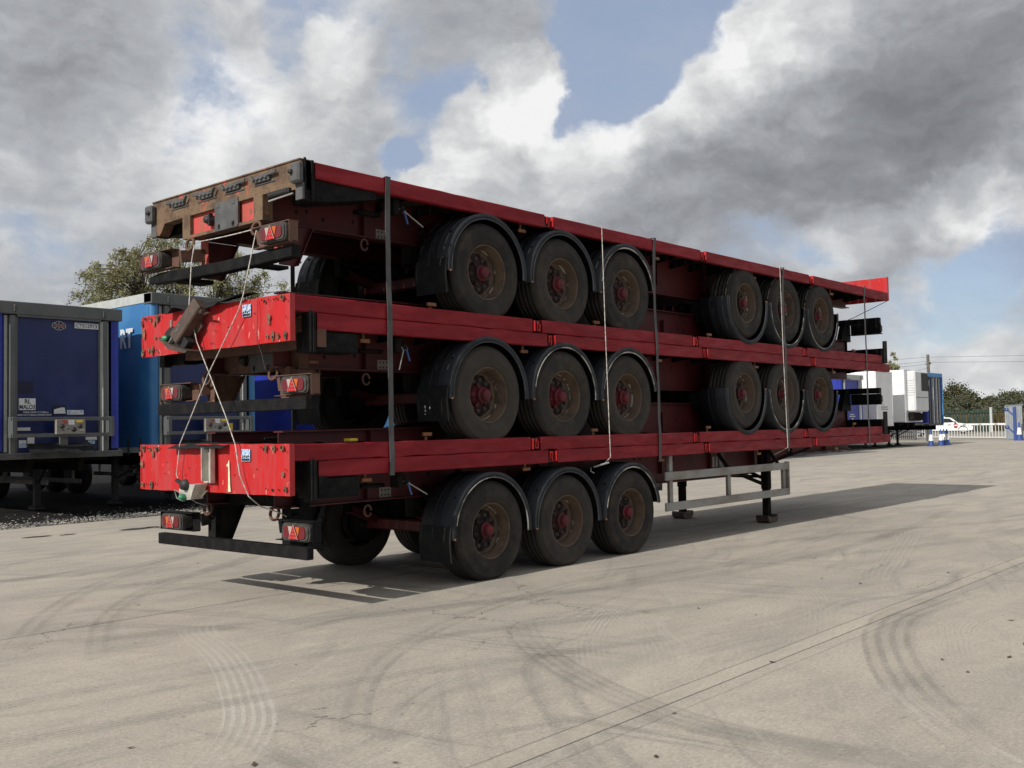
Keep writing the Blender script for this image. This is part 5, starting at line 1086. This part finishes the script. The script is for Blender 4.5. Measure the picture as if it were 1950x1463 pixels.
for z in (.85, 2.1): m = MB(); m.bar((-.05, .05, z - .35), (-.1, .45, z + .05), .10, .10); m.lathe([(.06, -.08), (.14, -.08), (.14, .08), (.06, .08), (.06, -.08)], (-.1, .5, z + .08), 'x', 12); m.build('arm', 'blue_paint', t)

# ------------------------------------------------------------------ vehicles beyond the barrier
def car(name, label, cat, loc, rz, prof, win, wheels, W_, paint, sc=1.0):
    t = thing(name, label, cat, loc, (0, 0, rz)); w = W_ / 2
    m = MB(); n = len(prof); vs = []
    for y, kx, kz in ((-w, .985, .97), (-w * .94, 1, 1), (w * .94, 1, 1), (w, .985, .97)):
        for (x, z) in prof:
            ins = 0 if z < 1.0 * sc else (z - 1.0 * sc) * .30
            vs.append((x * kx, y - math.copysign(ins, y), .35 + (z - .35) * kz))
    fs = [(r * n + i, r * n + (i + 1) % n, (r + 1) * n + (i + 1) % n, (r + 1) * n + i) for r in range(3) for i in range(n)] + [list(range(n)), list(range(4 * n - 1, 3 * n - 1, -1))]
    m.add(vs, fs, False); m.build('body', paint, t)
    for s in (-1, 1):
        for poly in win:
            m = MB(); vs = [(x, s * (w - max(0, (z - 1.0 * sc) * .30) + .012), z) for x, z in poly]; vs += [(a, b3 - s * .02, c) for a, b3, c in vs]; k = len(poly)
            m.add(vs, [list(range(k)), list(range(2 * k - 1, k - 1, -1))] + [(i, (i + 1) % k, k + (i + 1) % k, k + i) for i in range(k)], False); m.build('side_window', 'glass', t)
        for (x, r) in wheels:
            m = MB(); m.lathe([(.0, s * .02), (r * .6, s * .03)], (x, s * (w - .08), r), 'y', 20); rm = m.build('wheel', 'alu', t)
            m = MB(); m.lathe([(r * .6, s * .06), (r * .95, s * .07), (r, s * .02), (r, -s * .16), (.0, -s * .16)], (x, s * (w - .08), r), 'y', 24); m.build('tyre', 'tyre', rm)
            m = MB(); m.lathe([(r * 1.0, -s * .02), (r * 1.16, -s * .02), (r * 1.16, s * .012), (r, s * .012)], (x, s * w, r + .02), 'y', 20, True, 0, PI); m.build('wheel_arch', 'grille', t)
    return t
prof = [(-2.65, .42), (-2.65, 1.08), (-1.2, 1.12), (-1.05, 1.68), (-.8, 1.76), (.35, 1.74), (.62, 1.62), (1.15, 1.16), (2.05, 1.04), (2.45, .92), (2.60, .72), (2.60, .42), (2.1, .34), (-2.2, .36)]
win = [[(-1.0, 1.20), (-.88, 1.62), (-.35, 1.66), (-.35, 1.20)], [(-.27, 1.20), (-.27, 1.66), (.35, 1.63), (.85, 1.22)]]
PK = car('pickup_truck', 'white double cab pickup parked beyond the barrier, facing right', 'pickup truck', (107.5, 29.8, 0), math.radians(-72), prof, win, [(1.62, .40), (-1.65, .40)], 1.85, 'car_white')
m = MB(); m.add([(1.13, -.78, 1.18), (1.13, .78, 1.18), (.64, .66, 1.625), (.64, -.66, 1.625), (1.12, -.78, 1.16), (1.12, .78, 1.16), (.62, .66, 1.60), (.62, -.66, 1.60)], [(0, 1, 2, 3), (4, 7, 6, 5), (0, 3, 7, 4), (1, 5, 6, 2), (0, 4, 5, 1), (3, 2, 6, 7)]); m.build('windscreen', 'glass', PK)
for s in (-1, 1): m = MB(); m.box(2.36, 2.58, s * .66 - .17, s * .66 + .17, .78, .93, .03); m.build('headlight', 'greyplate', PK); m = MB(); m.box(.78, .92, s * 1.0 - .10, s * 1.0 + .10, 1.18, 1.34, .03); m.build('wing_mirror', 'grille', PK)
m = MB(); m.box(-.5, -.1, -.3, .3, 1.76, 1.84, .02); m.build('roof_beacon', 'white_shade', PK)
prof = [(-2.1, .35), (-2.15, .9), (-1.7, 1.0), (-1.1, 1.38), (-.2, 1.44), (.5, 1.38), (1.15, .98), (1.95, .86), (2.15, .62), (2.1, .32)]
win = [[(-1.2, 1.02), (-.95, 1.32), (-.2, 1.37), (-.2, 1.02)], [(-.12, 1.02), (-.12, 1.37), (.45, 1.32), (.95, 1.0)]]
car('parked_car', 'dark grey hatchback parked beyond the barrier, under the trailer fronts', 'car', (92, 28.6, 0), math.radians(-78), prof, win, [(1.35, .31), (-1.3, .31)], 1.75, 'car_grey', .92)

# ------------------------------------------------------------------ far fence, pole, wires, lamp column
t = thing('palisade_fence', 'dark green pointed palisade fence behind the white pickup', 'fence', (116, 31.5, 0))
m = MB()
for k in range(26):
    f = k / 25; x, y = 1 - 2 * f, 4.6 - 8.4 * f; m.prism([(y - .10, .05), (y + .10, .05), (y + .10, 2.45), (y, 2.65), (y - .10, 2.45)], 'x', x - .01, x + .01)
m.bar((1.05, 4.7, .4), (-1.05, -3.9, .4), .05, .08); m.bar((.95, 4.7, 2.2), (-1.15, -3.9, 2.2), .05, .10); m.build('fence_panel', 'fence_green', t)
m = MB(); m.box(-1.15, -.90, -4.25, -4.0, 0, 2.8, .01); m.build('fence_post', 'frame_light', t)
t = thing('utility_pole', 'weathered wooden utility pole rising behind the blue roofed trailer', 'utility pole', (95, 27.2, 0))
m = MB(); m.tube([(0, 0, 0), (0, 0, 7.85)], [.19, .14], 10); m.build('pole_shaft', 'pole', t)
m = MB(); m.box(-.05, .05, -.25, .25, 6.9, 6.98); m.lathe([(.0, .1), (.04, .1), (.05, 0), (.0, 0)], (0, -.2, 6.98), 'z', 8); m.build('insulator_bracket', 'grime', t)
P0 = (95, 27.2, 7.5)
for i, (e, z0, sg2) in enumerate((((118, -30, 7.4), 7.1, .7), ((118, -30, 8.4), 7.6, .7), ((60, 45, 5.9), 7.6, .3), ((60, 45, 4.1), 6.95, .3), ((60, 43, 4.9), 7.2, .3), ((80, 33, 3.0), 6.6, .0))):
    a = (P0[0], P0[1], z0); pts = [(a[0] + (e[0] - a[0]) * k / 16, a[1] + (e[1] - a[1]) * k / 16, a[2] + (e[2] - a[2]) * k / 16 - sg2 * math.sin(k / 16 * PI)) for k in range(17)]
    b = MB(); b.tube(pts, .012, 5); o = b.build('overhead_wire', 'wire', None)
    tag(o, ['lower wire running right from the wooden pole', 'thin upper wire running right from the wooden pole', 'topmost wire running left from the wooden pole', 'lowest long wire running left from the wooden pole', 'middle wire running left from the wooden pole', 'short guy wire slanting down left from the wooden pole'][i], 'wire', 'overhead wires at the pole')
t = thing('lamp_column', 'slim grey lamp column behind the parked trailers, seen just above the upper red end panel', 'lamp column', (18.6, 25.2, 0)); m = MB(); m.tube([(0, 0, 0), (0, 0, 8.2)], [.09, .05], 10); m.build('column', 'frame_light', t); m = MB(); m.box(-.1, .35, -.08, .08, 8.18, 8.26, .02); m.build('lamp_head', 'greyplate', t)

# ------------------------------------------------------------------ trees
def leaves(centres, n_each, spread, size, rnd, droop=0.0, seedc=None):
    b = MB()
    for c, k in centres:
        for _ in range(int(n_each * k)):
            g = [rnd.gauss(0, 1) for _ in range(3)]; p = (c[0] + g[0] * spread * k, c[1] + g[1] * spread * k, c[2] + g[2] * spread * k * .8 - droop * rnd.random() * k)
            s = size * rnd.uniform(.6, 1.3); u = Vector((rnd.gauss(0, 1), rnd.gauss(0, 1), rnd.gauss(0, .6))).normalized(); v = u.cross(Vector((rnd.gauss(0, 1), rnd.gauss(0, 1), rnd.gauss(0, 1)))).normalized()
            P = Vector(p); b.add([P - u * s, P + v * s * .55, P + u * s, P - v * s * .55], [(0, 1, 2, 3)], False)
    return b
def limb(b, p, d, L, r, depth, rnd, tips, up=.25, droop=0.0):
    pts = [p]; rs = [r]; q = Vector(p); dd = Vector(d)
    n = 5
    for i in range(n):
        dd = (dd + Vector((rnd.gauss(0, .13), rnd.gauss(0, .13), rnd.gauss(0, .08) + (up * .2 - droop * (i / n)) * .5))).normalized(); q = q + dd * (L / n); pts.append(tuple(q)); rs.append(r * (1 - .65 * (i + 1) / n))
        if depth <= 1: tips.append((tuple(q), 1.0 if i > 1 else .7))
    b.tube(pts, rs, 6 if depth > 1 else 4, cap=False)
    if depth > 0:
        for k in range(3 if depth > 1 else 4):
            i = rnd.randint(2, n); a = rnd.uniform(0, 2 * PI); e = rnd.uniform(.5, .9)
            nd = (dd * .6 + Vector((math.cos(a) * e, math.sin(a) * e, rnd.uniform(-.1, .5) - droop * .5))).normalized()
            limb(b, pts[i], nd, L * rnd.uniform(.5, .72), rs[i] * .75, depth - 1, rnd, tips, up, droop)
def birch():
    rnd = random.Random(11); t = thing('birch_tree', 'loose grey-green birch tree with drooping twigs behind the parked trailers at the left', 'tree', (15.15, 27.0, 0)); b = MB(); stems = []
    for (dx, dy, lx, ly, h) in ((0, 0, -.5, .2, 8.3), (.3, .2, 1.2, -.2, 8.2), (-.3, .1, -1.9, 0, 7.6), (.5, 0, 2.6, .3, 7.0)):
        p = [(dx + lx * (k / 7) ** 1.3 + rnd.gauss(0, .05), dy + ly * k / 7, h * k / 7) for k in range(8)]; b.tube(p, [.17 * (1 - .85 * k / 7) + .01 for k in range(8)], 8); stems += p[3:]
    cs = []
    def top(x): return 9.1 - .09 * abs(x) ** 2.0 if x < 0 else 9.2 - .19 * x ** 1.9
    for _ in range(440):
        x = rnd.uniform(-3.6, 3.9); y = rnd.gauss(0, 1.2); tz = top(x) - abs(y) * .35; lo = 3.4 + .12 * abs(x)
        z = lo + (tz - lo) * rnd.random() ** .62
        if mnoise.noise(Vector((x * .75, y * .5, z * .75 + 4))) < -.16: continue
        cs.append((x, y, z))
    for k in range(14): cs.append((-3.2 + rnd.uniform(-.6, .5), rnd.gauss(0, .4), 7.4 - .15 * k + rnd.uniform(-.2, .2)))
    tips = []
    for c in cs:
        st = min(stems, key=lambda q: (q[0] - c[0]) ** 2 + (q[1] - c[1]) ** 2 + ((q[2] + 1.3) - c[2]) ** 2); mid = ((st[0] + c[0]) / 2 + rnd.gauss(0, .12), (st[1] + c[1]) / 2 + rnd.gauss(0, .12), max(st[2], c[2]) * .5 + (st[2] + c[2]) * .25 + .25)
        b.tube([st, mid, c], [.030, .018, .007], 4, cap=False)
        for q in range(3):      # hanging twigs carrying the leaves
            dxy = (rnd.gauss(0, .22), rnd.gauss(0, .22)); L = rnd.uniform(.3, .95); e = [(c[0] + dxy[0] * f, c[1] + dxy[1] * f, c[2] + .12 * math.sin(f * 2.2) - L * f * f) for f in (0, .35, .7, 1.0)]
            b.tube(e, .005, 3, cap=False)
            for f in range(7): g = f / 6; tips.append(((c[0] + dxy[0] * g, c[1] + dxy[1] * g, c[2] + .12 * math.sin(g * 2.2) - L * g * g), rnd.uniform(.7, 1.1)))
    b.build('trunk', 'bark', t)
    leaves(tips, 11, .10, .043, rnd, .05).build('crown', 'leaf_birch', t)
    return t
birch()
def bush_tree(name, label, cat, x, y, w, h, n, m, seed, group, trunk=True, zc=.0, leaf=.22):
    rnd = random.Random(seed); t = thing(name, label, cat, (x, y, 0), group=group); b = MB(); cs = []
    for _ in range(n):
        a = rnd.uniform(0, 2 * PI); r = rnd.random() ** .5; u = rnd.random() ** .75
        rr = w / 2 * math.sqrt(max(.05, 1 - (2 * u - .9) ** 2 * .9)); c = (r * rr * math.cos(a), r * rr * math.sin(a), h * (.12 + zc + (.88 - zc) * u)); 
        if u > .6: c = (c[0], c[1], c[2] * (1 - .16 * (r ** 2)) + rnd.uniform(-.3, .2))
        cs.append((c, rnd.uniform(.7, 1.25)))
    if trunk:
        q = MB(); q.tube([(0, 0, 0), (.1, 0, h * .3), (0, .1, h * .6)], [w * .035, w * .028, w * .015], 8)
        for k in range(6):
            c = cs[k][0]; q.tube([(0, .05, h * .25), (c[0] * .5, c[1] * .5, (h * .25 + c[2]) * .5), c], [w * .015, w * .01, .02], 5, cap=False)
        q.build('trunk', 'bark', t)
    leaves(cs, 70, w * .052, leaf, rnd).build('crown', m, t)
    return t
G = 'trees of the far tree line'
for i, (x, y, w, h, m, lab) in enumerate((
    (190, 54.8, 11, 7.9, 'leaf_dark', 'broad dark oak with rounded crown at the left of the far tree line'),
    (196, 50.8, 8, 5.4, 'leaf_grey', 'low grey-green willow between the two dark oaks of the far tree line'),
    (198, 47.5, 10, 6.5, 'leaf_dark', 'dark tree rising right of the dip in the far tree line'),
    (196, 41.5, 12, 7.4, 'leaf_dark', 'dark tree at the right edge of the photo in the far tree line'),
    (172, 48.5, 9, 4.9, 'leaf_grey', 'grey-green willow standing in front of the broad dark oak'),
    (176, 42.5, 9, 5.0, 'leaf_grey', 'grey-green willow above the grey corrugated panel'),
    (174, 37.5, 10, 5.8, 'leaf_grey', 'grey-green bushy tree at the right edge of the photo'),
    (194, 62.5, 9, 6.8, 'leaf_dark', 'dark tree half hidden behind the blue roofed trailer'))):
    bush_tree('oak_tree' if 'dark' in m else 'willow_tree', lab, 'tree', x, y, w, h, 90, m, 20 + i, G)
bush_tree('ash_tree', 'sunlit leafy treetop peeping above the white box trailer', 'tree', 76.0, 23.4, 2.2, 6.9, 60, 'leaf_birch', 40, None, leaf=.09)
for i, (x, y, lab) in enumerate(((150, 38.0, 'bramble bush left of the dry reeds behind the fence'), (150, 30.0, 'bramble bush behind the grey corrugated panel'), (155, 46.0, 'bramble bush behind the white pickup'))):
    bush_tree('bramble_bush', lab, 'bush', x, y, 11, 2.6, 60, 'leaf_grey', 60 + i, 'bramble bushes at the field edge', trunk=False)
rnd = random.Random(77); b = MB()
for _ in range(5000):
    x, y = rnd.uniform(134, 141), rnd.uniform(24, 38); h = rnd.uniform(1.2, 2.3); a = rnd.uniform(0, 6); dx, dy = math.cos(a) * .05, math.sin(a) * .05; l = rnd.gauss(0, .15), rnd.gauss(0, .15)
    b.add([(x - dx, y - dy, 0), (x + dx, y + dy, 0), (x + dx * .6 + l[0], y + dy * .6 + l[1], h), (x - dx * .6 + l[0], y - dy * .6 + l[1], h)], [(0, 1, 2, 3)], False)
rd = b.build('reeds', 'reed', None); setting(rd, 'stuff'); rd['label'] = 'strip of tall dry brown reeds beyond the barrier'
